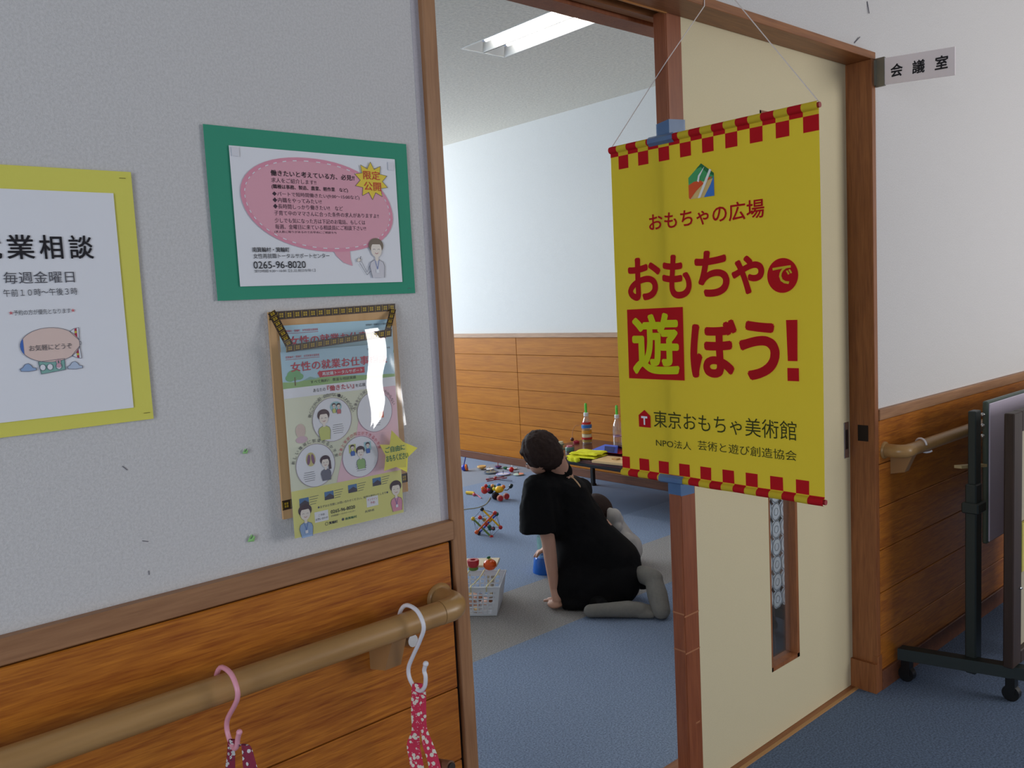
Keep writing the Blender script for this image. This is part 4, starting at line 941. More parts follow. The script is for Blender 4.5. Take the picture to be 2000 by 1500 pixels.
# =================================================================== WHITEBOARD STAND & NOTICE BOARD AT RIGHT
M_gun = mat('dark green grey frame', (42, 50, 50), .45, .2)
wb = thing('whiteboard_stand', 'mobile whiteboard on dark stand with castors beside the right wall', 'whiteboard', (2.93, 1.10, 0))
MB().obox((2.885, 1.08, .098), (.02, 0, 0), (-.056, .195, .0), (0, 0, .020), M_gun).build('foot_bar', wb)
MB().cbox((2.895, 1.055, .06), (2.945, 1.090, .70), .004, M_gun).cbox((2.905, 1.060, .62), (2.95, 1.085, .94), .003, M_gun).build('post', wb)
MB().cbox((2.885, 1.045, .605), (2.955, 1.098, .64), .004, M_gun).build('post_collar', wb)
for (x, y) in ((2.838, 1.255), (2.918, .955)):
    cst = MB().cyl((x-.012, y, .026), (x+.012, y, .026), .026, M_black, 18).build('castor', wb, smooth=True)
    sub(MB().box((x-.016, y-.014, .026), (x+.016, y+.014, .080), M_black).build('fork', wb), cst)
x0 = 3.085; 
MB().cbox((x0-.0, 1.088, .455), (4.6, 1.106, .950), .004, mat('board frame', (70, 84, 78), .4)).build('board_frame', wb)
bf = MB(); bf.cbox((x0+.008, 1.0835, .462), (4.59, 1.0890, .942), .002, mat('whiteboard face', (196, 186, 206), .25)); bf.build('board_face', wb)
for z in (.905, .868, .832): MB().ball((x0-.012, 1.10, z), .008, M_chrome, 12).build('knob', wb, smooth=True)
MB().obox((x0-.06, 1.120, .735), (.055, -.02, -.004), (0, .012, 0), (0, 0, .005), mat('tray tan', (176, 156, 116), .5)).build('tray', wb)
nb = thing('notice_frame', 'dark brown wooden display frame in front of the whiteboard at the right picture edge', 'frame', (3.0, .95, 0))
M_dk2 = wood('espresso wood', (40, 26, 22), (56, 38, 32), 2, 1.0, .5)
MB().cbox((2.868, .935, .125), (2.940, .965, .945), .003, M_dk2).build('upright', nb)
MB().cbox((2.940, .935, .880), (3.9, .965, .945), .003, M_dk2).build('top_rail', nb)
MB().cbox((2.940, .935, .122), (3.9, .965, .165), .003, M_dk2).build('bottom_rail', nb)
MB().box((2.930, .952, .125), (3.9, .958, .885), mat('display sheet', (168, 160, 140), .7)).build('display_sheet', nb)
MB().cbox((2.955, .938, .42), (3.2, .950, .58), .002, mat('yellow sleeve', (190, 180, 90), .6)).build('yellow_sleeve', nb)
MB().ball((2.925, .932, .378), .005, M_chrome, 10).build('screw', nb)
for x in (3.35, 3.8): MB().cbox((x, .93, 0), (x+.03, .97, .125), .003, M_dk2).build('foot', nb)

exec_after = True
# =================================================================== PLAY TABLE AND WHAT STANDS ON IT
TZ = .33
tb = thing('low_table', 'low dark brown folding table with black steel legs along the far wall', 'table', (4.2, 3.2, 0))
M_tt = wood('rosewood laminate', (74, 38, 32), (96, 54, 44), 1, .8, .22)
MB().cbox((3.885, 2.30, TZ-.026), (4.50, 4.33, TZ), .003, M_tt).build('tabletop', tb)
MB().cbox((3.883, 2.298, TZ-.034), (4.502, 4.332, TZ-.024), .001, M_black).build('edge_band', tb)
MB().box((3.94, 2.4, TZ-.06), (3.955, 4.2, TZ-.034), M_black).box((4.44, 2.4, TZ-.06), (4.455, 4.2, TZ-.034), M_black).build('apron', tb)
for x in (3.97, 4.45):
    for y in (2.42, 4.24):
        lg = MB().cbox((x-.014, y-.014, .012), (x+.014, y+.014, TZ-.034), .003, M_black).build('leg', tb)
        sub(MB().lathe([(0, .014), (.022, .014), (.026, 0), (0, 0)], (x, y, 0), M_black, 14).build('foot_cap', tb), lg)
for x in (3.97, 4.45): MB().tube([(x, 4.24, .12), (x, 3.95, TZ-.04)], .006, M_black, 8).build('brace', tb)
MB().tube([(3.97, 4.24, TZ-.06), (4.45, 4.24, TZ-.06)], .008, M_black, 8).build('cross_bar', tb)
def on(x, y): return fl(x, y, TZ)
# bottles
M_pet = film('clear bottle plastic', (214, 224, 226), .12, .06, .12); M_grc = mat('green straw cap', (96, 214, 70), .3); M_wcap = mat('white cap', (232, 232, 232), .4)
def bottle(px, py, label, rings):
    p = on(px, py); t = thing('bottle', label, 'bottle', tuple(p), 'toy bottles on the low table')
    t_ = .655*p.x + .749*p.y - .097*(p.z-1.37); s = t_/FPX     # metres per picture pixel there
    prof = [(0, 0), (9.0, 0), (9.6, 2), (9.2, 6), (9.6, 10), (9.2, 20), (9.6, 30), (9.2, 36), (8.2, 42), (5.5, 49), (4.3, 52), (4.3, 54)]
    MB().lathe([(r*s, z*s) for r, z in prof], p, M_pet, 22).build('shell', t, smooth=True)
    MB().lathe([(0, 54*s), (4.9*s, 54*s), (4.9*s, 60*s), (4.0*s, 61*s), (0, 61*s)], p, M_wcap, 18).build('cap', t, smooth=True)
    MB().lathe([(2.4*s, 61*s), (2.6*s, 76*s), (1.9*s, 79*s), (0, 79.5*s)], p, M_grc, 14).build('straw', t, smooth=True)
    for z0, z1, r, m_ in rings:
        MB().lathe([(r*s*.6, z0*s), (r*s, z0*s), (r*s, z1*s), (r*s*.6, z1*s)], p, m_, 20).build('ring', t, smooth=True)
    return t, p, s
b1, p1, s1_ = bottle(1147, 866, 'clear bottle banded red, blue and orange with green straw on the low table', [(38, 42.5, 8.8, M_red), (31, 37, 10.2, mat('sky blue', (50, 120, 196), .4)), (20, 27, 9.6, mat('amber', (216, 150, 44), .4)), (9, 12.5, 10.4, M_red), (13, 19, 9.5, mat('cream band', (226, 214, 170), .5)), (3, 8, 9.4, mat('ochre band', (178, 150, 66), .5))])
bottle(1207, 870, 'clear bottle with green straw and faint pink dots, half hidden by the banner', [(18, 20, 9.0, mat('pale pink dots', (206, 150, 196), .5))])
# red spinning toy with a cord beside the bottle
k = p1 + V((-.03, .08, 0)); st = thing('cord_toy', 'small red and dark toy with thin cord beside the banded bottle', 'toy', tuple(k))
MB().lathe([(0, 0), (.022, 0), (.024, .012), (.010, .02), (0, .02)], k, mat('crimson wood', (166, 28, 60), .35), 18).build('base', st, smooth=True)
MB().ball(k + V((-.02, .02, .028)), .014, mat('brown bead', (90, 44, 40), .4), 12).build('bead', st, smooth=True)
MB().tube(smoothp([k + V((-.02, .02, .03)), k + V((-.015, .015, .09)), k + V((0, .0, .125)), k + V((.02, -.02, .125))]), .0022, mat('tan cord', (196, 140, 100), .7), 6).build('cord', st, smooth=True)
# green spools / bobbins
for px, py, lab, mm in ((1096, 877, 'pale green stacked spool toy on the table beside the hair of the woman', mat('sage', (120, 140, 110), .4)), (1113, 880, 'teal and pink round tin toy on the low table', mat('teal tin', (84, 128, 116), .3))):
    p = on(px, py); t = thing('spool_toy', lab, 'toy', tuple(p))
    MB().lathe([(0, 0), (.026, 0), (.026, .006), (.014, .010), (.014, .028), (.024, .032), (.024, .038), (0, .038)] if px < 1100 else [(0, 0), (.030, 0), (.032, .02), (.028, .026), (0, .026)], p, mm, 20).build('body', t, smooth=True)
    MB().lathe([(0, .038), (.018, .038), (.016, .054), (0, .054)] if px < 1100 else [(0, .026), (.022, .026), (.020, .036), (0, .036)], p, mat('pink rim', (196, 110, 130), .4) if px > 1100 else mat('cream spool', (206, 200, 170), .5), 18).build('lid', t, smooth=True)
# folded yellow cloth
p = on(1146, 893); cy_ = thing('folded_cloth', 'bright yellow folded cloth on the low table edge', 'cloth', tuple(p))
M_yc = mat('bright yellow cotton', (226, 222, 26), .9, bump=.4, bscale=90)
def slab(mb, c, hx, hy, hz, rotz, m, wob=.004, seed=0):
    rr = random.Random(seed); N_ = 14; vs = []; fs = []; R = Matrix.Rotation(rotz, 3, 'Z')
    for side in (1, -1):
        for j in range(N_+1):
            for i in range(N_+1):
                a, b = i/N_*2-1, j/N_*2-1; e = max(abs(a), abs(b)); th = hz*math.sqrt(max(0, 1-e**6))*side
                z = th + wob*math.sin(a*5+seed)*math.cos(b*4+seed*2)
                vs.append(V(c) + R @ V((a*hx + wob*math.sin(b*7+seed), b*hy + wob*math.cos(a*6+seed), z)))
    K = (N_+1)**2
    for s in range(2):
        for j in range(N_):
            for i in range(N_):
                k = s*K + j*(N_+1)+i; f = (k, k+1, k+N_+2, k+N_+1); fs.append(f if s == 0 else f[::-1])
    ed = [i for i in range(N_+1)] + [(j)*(N_+1)+N_ for j in range(1, N_+1)] + [N_*(N_+1)+i for i in range(N_-1, -1, -1)] + [j*(N_+1) for j in range(N_-1, 0, -1)]
    for q in range(len(ed)): a, b = ed[q], ed[(q+1) % len(ed)]; fs.append((a, K+a, K+b, b))
    mb.add(vs, fs, m)
mb = MB(); slab(mb, p + V((.0, .0, .012)), .085, .115, .009, .15, M_yc, .003, 1); mb.build('lower_fold', cy_, smooth=True)
mb = MB(); slab(mb, p + V((.008, -.012, .030)), .075, .105, .010, .22, M_yc, .004, 5); mb.build('upper_fold', cy_, smooth=True)
mb = MB(); slab(mb, V((3.868, p.y+.03, p.z-.002)), .012, .05, .016, .0, M_yc, .002, 3); mb.build('hanging_corner', cy_, smooth=True)
# blue and red fabric wallet
p = on(1190, 884) + V((0, 0, .003)); fw_ = thing('fabric_pouch', 'blue and red folded fabric pouch beside the yellow cloth', 'pouch', tuple(p))
M_rb = mat('red felt', (190, 34, 50), .9); M_bb = mat('blue cotton print', (84, 100, 190), .9); M_nv = mat('navy felt', (36, 40, 90), .9)
mb = MB(); slab(mb, p + V((.03, .0, .008)), .10, .115, .007, .2, M_rb, .003, 2); mb.build('red_layer', fw_, smooth=True)
mb = MB(); mb.add([p + V(q) for q in ((-.07, .11, .012), (-.07, -.02, .014), (.0, .035, .05), (-.07, -.02, .014), (-.06, -.125, .014), (.0, -.08, .052), (.0, .035, .05), (.075, .06, .016), (.08, -.10, .016))], [(0,1,2), (4,5,3), (1,4,5,2), (2,5,8,7)], M_bb); mb.build('blue_flap', fw_)
mb = MB(); mb.add([p + V(q) for q in ((-.067, -.018, .016), (-.02, .02, .043), (-.018, -.065, .045), (-.058, -.095, .018))], [(0,1,2,3)], M_nv); mb.build('navy_patch', fw_)
# wooden tray puzzle
p = on(1190, 903); pz = thing('wooden_board', 'light wooden puzzle board with pink pieces at the table edge by the banner', 'toy', tuple(p))
R = .12
mb = MB(); mb.obox(p + V((.03, -.06, .009)), (.085, .01, 0), (-.02, .15, 0), (0, 0, .008), M_natural); mb.build('board', pz, bevel=.002)
for q, c_ in (((.05, -.10), mat('pink piece', (214, 120, 110), .5)), ((.03, -.03), mat('tan piece', (196, 150, 90), .5)), ((.06, -.15), mat('rose piece', (206, 130, 130), .5))):
    MB().cbox(p + V((q[0]-.018, q[1]-.022, .017)), p + V((q[0]+.018, q[1]+.022, .026)), .002, c_).build('puzzle_piece', pz)

# =================================================================== TOYS ON THE CARPET
def sp_at(px, py): p = fl(px, py); return p, (.655*p.x + .749*p.y + .133)/FPX
def top_toy(px, py, label, rpx, hpx, m_, stem=None, dots=None, ring=None, tilt=0, cat='spinning top'):
    p, s = sp_at(px, py); t = thing('spinning_top', label, cat, tuple(p), 'spinning tops by the far wall')
    r, h = rpx*s, hpx*s
    body = MB().lathe([(0.002, 0), (r*.45, h*.25), (r*.9, h*.55), (r, h*.75), (r*.92, h), (r*.3, h*1.02), (0, h*1.02)], p, m_, 26).build('body', t, smooth=True)
    if stem: MB().cyl(p + V((0, 0, h)), p + V((0, 0, h + stem[0]*s)), .0025, stem[1], 8).ball(p + V((0, 0, h + stem[0]*s)), .004, stem[1], 8).build('stem', t, smooth=True)
    if ring:
        for rr_, c_ in ring: MB().lathe([(r*rr_, h*1.02), (r*rr_, h*1.02+.0015), (r*(rr_-.13), h*1.02+.0015), (r*(rr_-.13), h*1.02)], p, c_, 26).build('painted_ring', t, smooth=True)
    return t, p, s
M_org2 = mat('orange band', (236, 120, 40), .3); M_wht = mat('white paint', (236, 238, 244), .35)
t, p, s = top_toy(941, 917, 'light wooden bowl-shaped spinning top behind the tops', 9, 7, mat('beech top', (226, 176, 104), .4), ring=[(.9, mat('beech light', (240, 208, 150), .4))])
t, p, s = top_toy(957, 918, 'white lobed flat spinning top between the wooden and the purple one', 7.5, 3, M_wht, (2.5, mat('tan stem', (170, 140, 110), .5)))
t, p, s = top_toy(973, 915, 'dark purple spinning top with a tall thin stem', 7.5, 4.5, mat('purple paint', (66, 46, 116), .35), (8, mat('red stem', (150, 50, 60), .4)), ring=[(.8, mat('wine ring', (130, 40, 70), .4))])
t, p, s = top_toy(959, 924, 'grey blue flat disc spinning top with a yellow middle', 14.5, 2.5, mat('blue grey disc', (104, 124, 146), .4), (3, M_natural), ring=[(.92, mat('slate ring', (62, 84, 112), .4)), (.62, mat('sand ring', (176, 166, 120), .4))])
t, p, s = top_toy(983, 927.5, 'white disc spinning top with blue marks and dark stem', 14.5, 2.5, mat('pale lilac disc', (222, 226, 244), .35), (5, M_black), ring=[(.95, mat('blue marks', (130, 140, 220), .4))])
t, p, s = top_toy(1013, 928, 'disc spinning top half salmon and half pale green', 10.5, 2.5, mat('pale green disc', (184, 206, 194), .4), (4, M_black))
h = 2.5*s*1.02 + .0012; MB().add([p + V((10*s*math.cos(a), 10*s*math.sin(a), h)) for a in [-2.35 + PI*k/12 for k in range(13)]], [tuple(range(13))], mat('salmon half', (236, 150, 126), .4)).build('salmon_half', t)
t, p, s = top_toy(1000, 917, 'white ring-shaped spinning top behind the red ball', 10, 3, M_wht, (5, M_wht), ring=[(.72, mat('inner blue', (110, 130, 160), .4))])
t, p, s = top_toy(987, 917, 'small green spinning top beside the red ball', 4.5, 5, M_green)
# balls
p, s = sp_at(999, 922); r = 5*s; tag(MB().ball(p + V((0, 0, r)), r, mat('glossy red', (196, 22, 30), .2), 20).build('ball', smooth=True), 'glossy red ball among the spinning tops', 'ball')
p, s = sp_at(907, 919.5); r = 6.3*s; mt_ = thing('mallet_top', 'blue and orange ball-shaped toy with a blue stick beside the door casing', 'toy', tuple(p))
MB().ball(p + V((0, 0, r)), r, mat('royal blue gloss', (48, 66, 186), .2), 20).build('body', mt_, smooth=True); MB().lathe([(r*.98, -.008), (r*1.04, -.004), (r*1.04, .006), (r*.96, .010)], p + V((.012, -.012, r)), M_org2, 20, (.7, -.7, .2)).build('orange_band', mt_, smooth=True)
MB().tube([p + V((0, 0, 2*r)), p + V((.02, .0, 2*r + 14*s))], .0045, mat('blue stick', (40, 60, 150), .4), 8).build('stick', mt_, smooth=True)
# red propeller like stick toy
p, s = sp_at(968, 936); rt2 = thing('stick_toy', 'red wooden stick toy with crossed thin rods behind the pull toy', 'toy', tuple(p))
MB().lathe([(0, 0), (4*s, 0), (4.6*s, 2.5*s), (3*s, 5*s), (0, 5.5*s)], p, mat('dark red wood', (150, 36, 44), .4), 18).build('hub', rt2, smooth=True)
for q1, q2 in (((949, 936.5), (985, 931)), ((951, 940), (990, 933)), ((955, 932), (1000, 939))):
    a, b = fl(*q1, .008), fl(*q2, .012); MB().tube([a, b], .004, MATS['dark red wood'] if q1[1] != 932 else mat('grey rod', (96, 100, 124), .5), 6).build('rod', rt2, smooth=True)
MB().lathe([(0, 0), (3*s, 0), (3*s, 2*s), (0, 2*s)], fl(952, 937), mat('rose wood', (170, 60, 90), .4), 12).build('knob', rt2, smooth=True)
# rattle
p, s = sp_at(918, 964); ra = thing('rattle_toy', 'yellow wooden clapper toy with pink ribbon on the carpet near the door casing', 'toy', tuple(p))
d = (fl(926, 963) - fl(910, 961)).normalized()
MB().tube([fl(911, 962, .012), fl(922, 963, .012), fl(926, 963.5, .012)], [.011, .013, .010], mat('yellow varnish', (238, 196, 60), .3), 14).build('handle', ra, smooth=True)
MB().ball(fl(926, 966, .010), .012, mat('pink bead', (214, 96, 120), .35), 12).build('bead', ra, smooth=True)
MB().tube(smoothp([fl(925, 968, .004), fl(930, 966, .006), fl(935, 969, .004), fl(940, 973, .003)]), .004, mat('pink ribbon', (206, 110, 130), .7), 6).build('ribbon', ra, smooth=True)
# yarn
tag(MB().tube(smoothp([fl(900, 996, .002), fl(915, 994, .002), fl(930, 992, .002), fl(945, 987, .002), fl(953, 980, .002), fl(958, 971, .003)]), .0026, mat('straw yarn', (176, 164, 118), .8), 6).build('pull_string', smooth=True), 'thin straw-coloured string trailing over the carpet from the pull toy', 'string')
# pull-along toy
p, s = sp_at(975, 976); pt = thing('pull_toy', 'wooden pull-along animal of yellow body, red wheels and black balls', 'toy', tuple(p))
tt = (.655*p.x + .749*p.y + .133)
def Q(px, py, dt=0): return dp(px, py, tt+dt)
MB().ball(Q(975, 956, .0), 9.2*s, mat('yellow gloss', (240, 182, 16), .2), 20, (1, 1, .72)).build('body', pt, smooth=True)
MB().ball(Q(983, 951), 4.2*s, mat('orange gloss', (228, 128, 60), .25), 14).build('bead', pt, smooth=True)
MB().ball(Q(974, 946.5, .03), 4.0*s, mat('blue gloss', (50, 110, 190), .25), 14, (1.2, 1, .6)).build('bead', pt, smooth=True)
MB().ball(Q(965, 955, .0), 3.6*s, mat('lemon gloss', (236, 216, 40), .25), 14).build('neck', pt, smooth=True)
vn = (CAM - p); vn.z = 0; vn.normalize(); axw = (vn*0.8 + V((.66, -.75, 0))*0.35).normalized()
for px_, py_, r_, dt in ((977, 973, 6.2, -.05), (989, 969.5, 6.2, .0)):
    c = Q(px_, py_, dt); c.z = r_*s
    wh = MB().lathe([(0, .011), (r_*s*.80, .011), (r_*s*.82, .009)], c, mat('wheel red', (190, 40, 44), .3), 24, axw).build('wheel_face', pt, smooth=True)
    MB().lathe([(r_*s*.82, .009), (r_*s, .006), (r_*s, -.008), (0, -.009)], c, mat('wheel rim cream', (226, 150, 130), .35), 24, axw).build('wheel', pt, smooth=True)
c = Q(968, 970, .0); c.z = 8*s; MB().lathe([(0, .014), (7*s, .010), (8*s, 0), (7*s, -.010), (0, -.014)], c, mat('black gloss', (14, 14, 22), .15), 24, axw).build('wheel', pt, smooth=True)
c = Q(958, 958, .03); MB().ball(c, 7*s, mat('black gloss', (14, 14, 22), .15), 18).build('bead', pt, smooth=True)
MB().ball(Q(946.5, 958, .02), 6.8*s, mat('glossy scarlet', (206, 38, 26), .2), 18).build('head', pt, smooth=True)
MB().ball(Q(943, 953.5, .0), 3.6*s, M_org2, 12).build('bead', pt, smooth=True); MB().ball(Q(949, 949, .03), 3.8*s, M_red, 12).build('bead', pt, smooth=True)
MB().ball(Q(955, 950, .03), 3.6*s, mat('teal gloss', (50, 150, 170), .25), 12).build('bead', pt, smooth=True); MB().ball(Q(954, 957, -.03), 3.4*s, mat('magenta gloss', (170, 30, 80), .25), 12).build('bead', pt, smooth=True)
MB().ball(Q(962, 949, .06), 3.8*s, mat('peach gloss', (232, 160, 90), .3), 12).build('bead', pt, smooth=True); MB().ball(Q(966, 949.5, .06), 2.8*s, mat('green bead', (80, 130, 100), .3), 12).build('bead', pt, smooth=True)
MB().tube(smoothp([Q(985, 957), Q(991, 957), Q(995, 953)]), .003, M_black, 6).build('tail_wire', pt, smooth=True)
MB().ball(Q(998, 949.5), 5.2*s, mat('dark green gloss', (24, 40, 38), .2), 14, (.75, .75, 1.0), Matrix.Rotation(.6, 3, V((.66, .75, 0)))).build('tail_ball', pt, smooth=True)
# rod-and-bead grasping ball
p, s = sp_at(952, 1046); rb = thing('rod_ball_toy', 'rod and bead grasping toy of red, yellow, blue and black sticks on the carpet', 'toy', tuple(p))
Rr = 29*s; cc = p + V((0, 0, Rr*.86)); rot = Matrix.Rotation(.5, 3, 'X') @ Matrix.Rotation(.7, 3, 'Y') @ Matrix.Rotation(.4, 3, 'Z')
g = .5; ends = []
rodc = [mat('navy rod', (26, 32, 70), .3), M_red, M_yellow, mat('green rod', (110, 140, 60), .3), M_blue, M_orange]
bc = [M_yellow, M_red, M_black, mat('green bead2', (20, 84, 66), .3), M_black, M_red, mat('yellow bead2', (226, 186, 40), .3), M_red, mat('green bead2', (20, 84, 66), .3), M_black, M_red, M_orange]
idx = 0
for ax in range(3):
    for sg in (1, -1):
        a = [0, 0, 0]; b = [0, 0, 0]; a[ax] = 1; b[ax] = -1; a[(ax+1) % 3] = b[(ax+1) % 3] = sg*g
        A = cc + rot @ (V(a)*Rr*.88); B = cc + rot @ (V(b)*Rr*.88)
        MB().tube([A, B], .0060, rodc[idx], 8).build('rod', rb, smooth=True)
        for q_, E_ in enumerate((A, B)): MB().ball(E_, .0125, bc[(idx*2+q_) % 12], 12).build('bead', rb, smooth=True); ends.append(E_)
        idx += 1
for i, f_ in enumerate((.45, -.4, .3)):
    MB().ball(cc + rot @ V((f_*Rr if i == 0 else .1*Rr, f_*Rr if i == 1 else 0, f_*Rr if i == 2 else -.5*Rr*.2)), .013, (M_red, M_green, M_yellow)[i], 12).build('slider_bead', rb, smooth=True)
mb = MB()
for i in range(12):
    for j in range(i+1, 12):
        if i//2 != j//2 and (ends[i]-ends[j]).length < Rr*1.13: mb.tube([ends[i], ends[j]], .0009, M_black, 4)
mb.build('elastic', rb)
lowz = min(e.z for e in ends)
# basket
ba_ = thing('basket', 'white plastic lattice basket holding wooden pieces just inside the doorway', 'basket', (2.25, 2.95, 0))
M_pl = mat('milky plastic', (226, 230, 240), .35, alpha=.72); M_pls = mat('milky plastic rim', (232, 236, 244), .35)
A_ = V((-.69, .724, 0)); B_ = V((.745, .667, 0)); O_ = fl(970, 1205) + B_*.012     # near right bottom corner
Wd, Dp, Hh, fl_ = .34, .185, .135, .022
def bk(a, b, z):   # a along width, b along depth, flared upward
    k = z/Hh; a0 = -fl_*k + a*(Wd+2*fl_*k); b0 = -fl_*k + b*(Dp+2*fl_*k); return O_ + A_*a0 + B_*b0 + V((0, 0, z+.002))
def lattice(name, fa, ncol, nrow):
    mb = MB()
    for i in range(ncol+1):
        w_ = .10 if i in (0, ncol) else .28/ncol
        a0 = max(0, i/ncol - w_/2); a1 = min(1, i/ncol + w_/2)
        P_ = [fa(a0, 0), fa(a1, 0), fa(a1, Hh), fa(a0, Hh)]; nn = (P_[1]-P_[0]).cross(P_[3]-P_[0]).normalized()*.0011
        mb.add([q-nn for q in P_]+[q+nn for q in P_], [(0,1,2,3), (7,6,5,4), (0,4,5,1), (1,5,6,2), (2,6,7,3), (3,7,4,0)], M_pls)
    for j in range(nrow+1):
        h_ = .010 if j not in (0,) else .008
        z0 = j*(Hh-.02)/nrow; z1 = z0 + (.005 if 0 < j < nrow else .012)
        if j == nrow: z0, z1 = Hh-.022, Hh
        P_ = [fa(0, z0), fa(1, z0), fa(1, z1), fa(0, z1)]; nn = (P_[1]-P_[0]).cross(P_[3]-P_[0]).normalized()*.0010
        mb.add([q-nn for q in P_]+[q+nn for q in P_], [(0,1,2,3), (7,6,5,4), (0,4,5,1), (1,5,6,2), (2,6,7,3), (3,7,4,0)], M_pls)
    return mb.build(name, ba_)
lattice('front_wall', lambda a, z: bk(a, 0, z), 16, 6); lattice('back_wall', lambda a, z: bk(a, 1, z), 16, 6)
mb = MB(); P_ = [bk(0, 0, 0), bk(0, 1, 0), bk(0, 1, Hh), bk(0, 0, Hh)]; mb.add([q for q in P_]+[q+A_*.002 for q in P_], [(0,1,2,3), (7,6,5,4), (0,4,5,1), (1,5,6,2), (2,6,7,3), (3,7,4,0)], M_pl); mb.build('end_wall', ba_)
mb = MB(); P_ = [bk(1, 0, 0), bk(1, 1, 0), bk(1, 1, Hh), bk(1, 0, Hh)]; mb.add([q for q in P_]+[q-A_*.002 for q in P_], [(0,1,2,3), (7,6,5,4), (0,4,5,1), (1,5,6,2), (2,6,7,3), (3,7,4,0)], M_pl); mb.build('end_wall', ba_)
P_ = [bk(0, 0, 0), bk(1, 0, 0), bk(1, 1, 0), bk(0, 1, 0)]; MB().add(P_ + [q+V((0, 0, .002)) for q in P_], [(0,1,2,3), (7,6,5,4), (0,4,5,1), (1,5,6,2), (2,6,7,3), (3,7,4,0)], M_pl).build('base', ba_)
MB().tube([bk(0, 0, Hh), bk(1, 0, Hh), bk(1, 1, Hh), bk(0, 1, Hh)], .0038, M_pls, 8, closed=True).build('rim', ba_, smooth=True)
for i, a in enumerate((.12, .30, .48, .66, .84)):
    P_ = [bk(a+.03, 0, Hh-.02), bk(a+.03, 0, Hh+.006), bk(a+.02, .35, Hh-.006), bk(a-.02, .7, Hh-.002), bk(a-.04, 1, Hh+.006), bk(a-.04, 1, Hh-.02)]
    MB().tube(smoothp(P_), .0028, mat('cream elastic', (226, 216, 170), .7), 6).build('elastic_cord', ba_, smooth=True)
# wooden pieces in the basket
rr = random.Random(4)
for i in range(14):
    a = rr.uniform(.10, .9); b = rr.uniform(.15, .8); z = .016 + .020*(i//5); c = bk(a, b, z); an = rr.uniform(0, 3)
    col = [mat('piece beech', (226, 190, 140), .5), mat('piece pale pink', (222, 176, 160), .5), mat('piece brown', (140, 84, 54), .5)][i % 3]
    ux = V((math.cos(an), math.sin(an), .1)); uy = V((-math.sin(an), math.cos(an), 0)); uz = V((0, 0, 1))
    tag(MB().obox(c, ux*rr.uniform(.016, .026), uy*rr.uniform(.009, .014), uz*.008, col).build('wooden_piece', bevel=.003), 'small wooden toy piece loose in the white basket', 'toy piece', 'wooden pieces in the basket')
# board with fruit across the back rim
bd = thing('wooden_tray', 'pale wooden board lying behind the basket rim under the toy fruit', 'tray', tuple(bk(.3, 1.3, Hh)))
MB().obox(bk(.46, 1.36, Hh + .012), A_*.130, B_*.058, V((0, 0, .006)), mat('pale maple', (222, 206, 176), .5)).build('board', bd, bevel=.003)
MB().obox(bk(.72, 1.36, (Hh+.008)/2), A_*.01, B_*.05, V((0, 0, (Hh+.002)/2)), MATS['pale maple']).obox(bk(.20, 1.36, (Hh+.008)/2), A_*.01, B_*.05, V((0, 0, (Hh+.002)/2)), MATS['pale maple']).build('support', bd)
zt = Hh + .0195
def onz_(px, py): return fl(px, py, zt)
p = onz_(957.5, 1113.5); s = (.655*p.x + .749*p.y + .12)/FPX; tf = thing('toy_fruit', 'orange wooden toy fruit with green leaf on the pale board', 'toy', tuple(p))
MB().ball(p + V((0, 0, 11*s)), 13.3*s, mat('glossy orange', (220, 84, 24), .2), 24, (1, 1, .82)).build('body', tf, smooth=True)
MB().lathe([(0, 0), (4*s, 0), (3.4*s, 3*s), (0, 3.2*s)], p + V((0, 0, 20.5*s)), mat('yellow crown', (222, 190, 60), .3), 14).build('crown', tf, smooth=True)
MB().ball(p + V((-.006, 0, 26*s)), 4*s, M_green, 10, (1.2, .7, .6)).build('leaf', tf, smooth=True)
p = onz_(925, 1113.5); tf = thing('toy_cup', 'red wooden toy cup with round hole beside the orange toy fruit', 'toy', tuple(p))
MB().lathe([(0, 0), (6*s, 0), (7*s, 4*s), (11*s, 11*s), (12*s, 19*s), (11*s, 21*s), (5.5*s, 21*s), (5*s, 16*s), (0, 16*s)], p, mat('carmine wood', (180, 34, 48), .35), 24).build('body', tf, smooth=True)
MB().lathe([(6.5*s, 0), (9.5*s, 2*s), (9*s, 7*s), (7*s, 7*s)], p, mat('leaf green wood', (96, 130, 40), .4), 20).build('green_foot', tf, smooth=True)
# blue base toy with clear tube
p = fl(1049, 1113); p = V((2.86, 3.075, 0)); s = (.655*p.x + .749*p.y + .133)/FPX
bt = thing('shape_toy', 'blue plastic round base with clear green tube and white knobs beside the kneeling woman', 'toy', tuple(p))
M_bp = mat('glossy blue plastic', (32, 104, 200), .18)
MB().lathe([(0, 0), (27*s, 0), (27*s, 4*s), (24*s, 27*s), (21.5*s, 31*s), (10*s, 33*s), (9.5*s, 30*s), (0, 30*s)], p, M_bp, 36).build('base', bt, smooth=True)
MB().lathe([(16*s, 32*s), (16.5*s, 66*s), (16*s, 70*s)], p, film('clear green plastic', (120, 214, 190), .42, .1, .1), 28).build('tube', bt, smooth=True)
for z in (42, 58): MB().ball(p + V((.75*12*s, -.66*12*s, z*s)), 5*s, M_wht, 12).build('knob', bt, smooth=True)
MB().obox(p + V((.06, -.02, 36*s)), V((.75, -.66, 0))*8*s, V((.66, .75, 0))*6*s, V((0, 0, 2*s)), M_wht).build('arm', bt, bevel=.002)

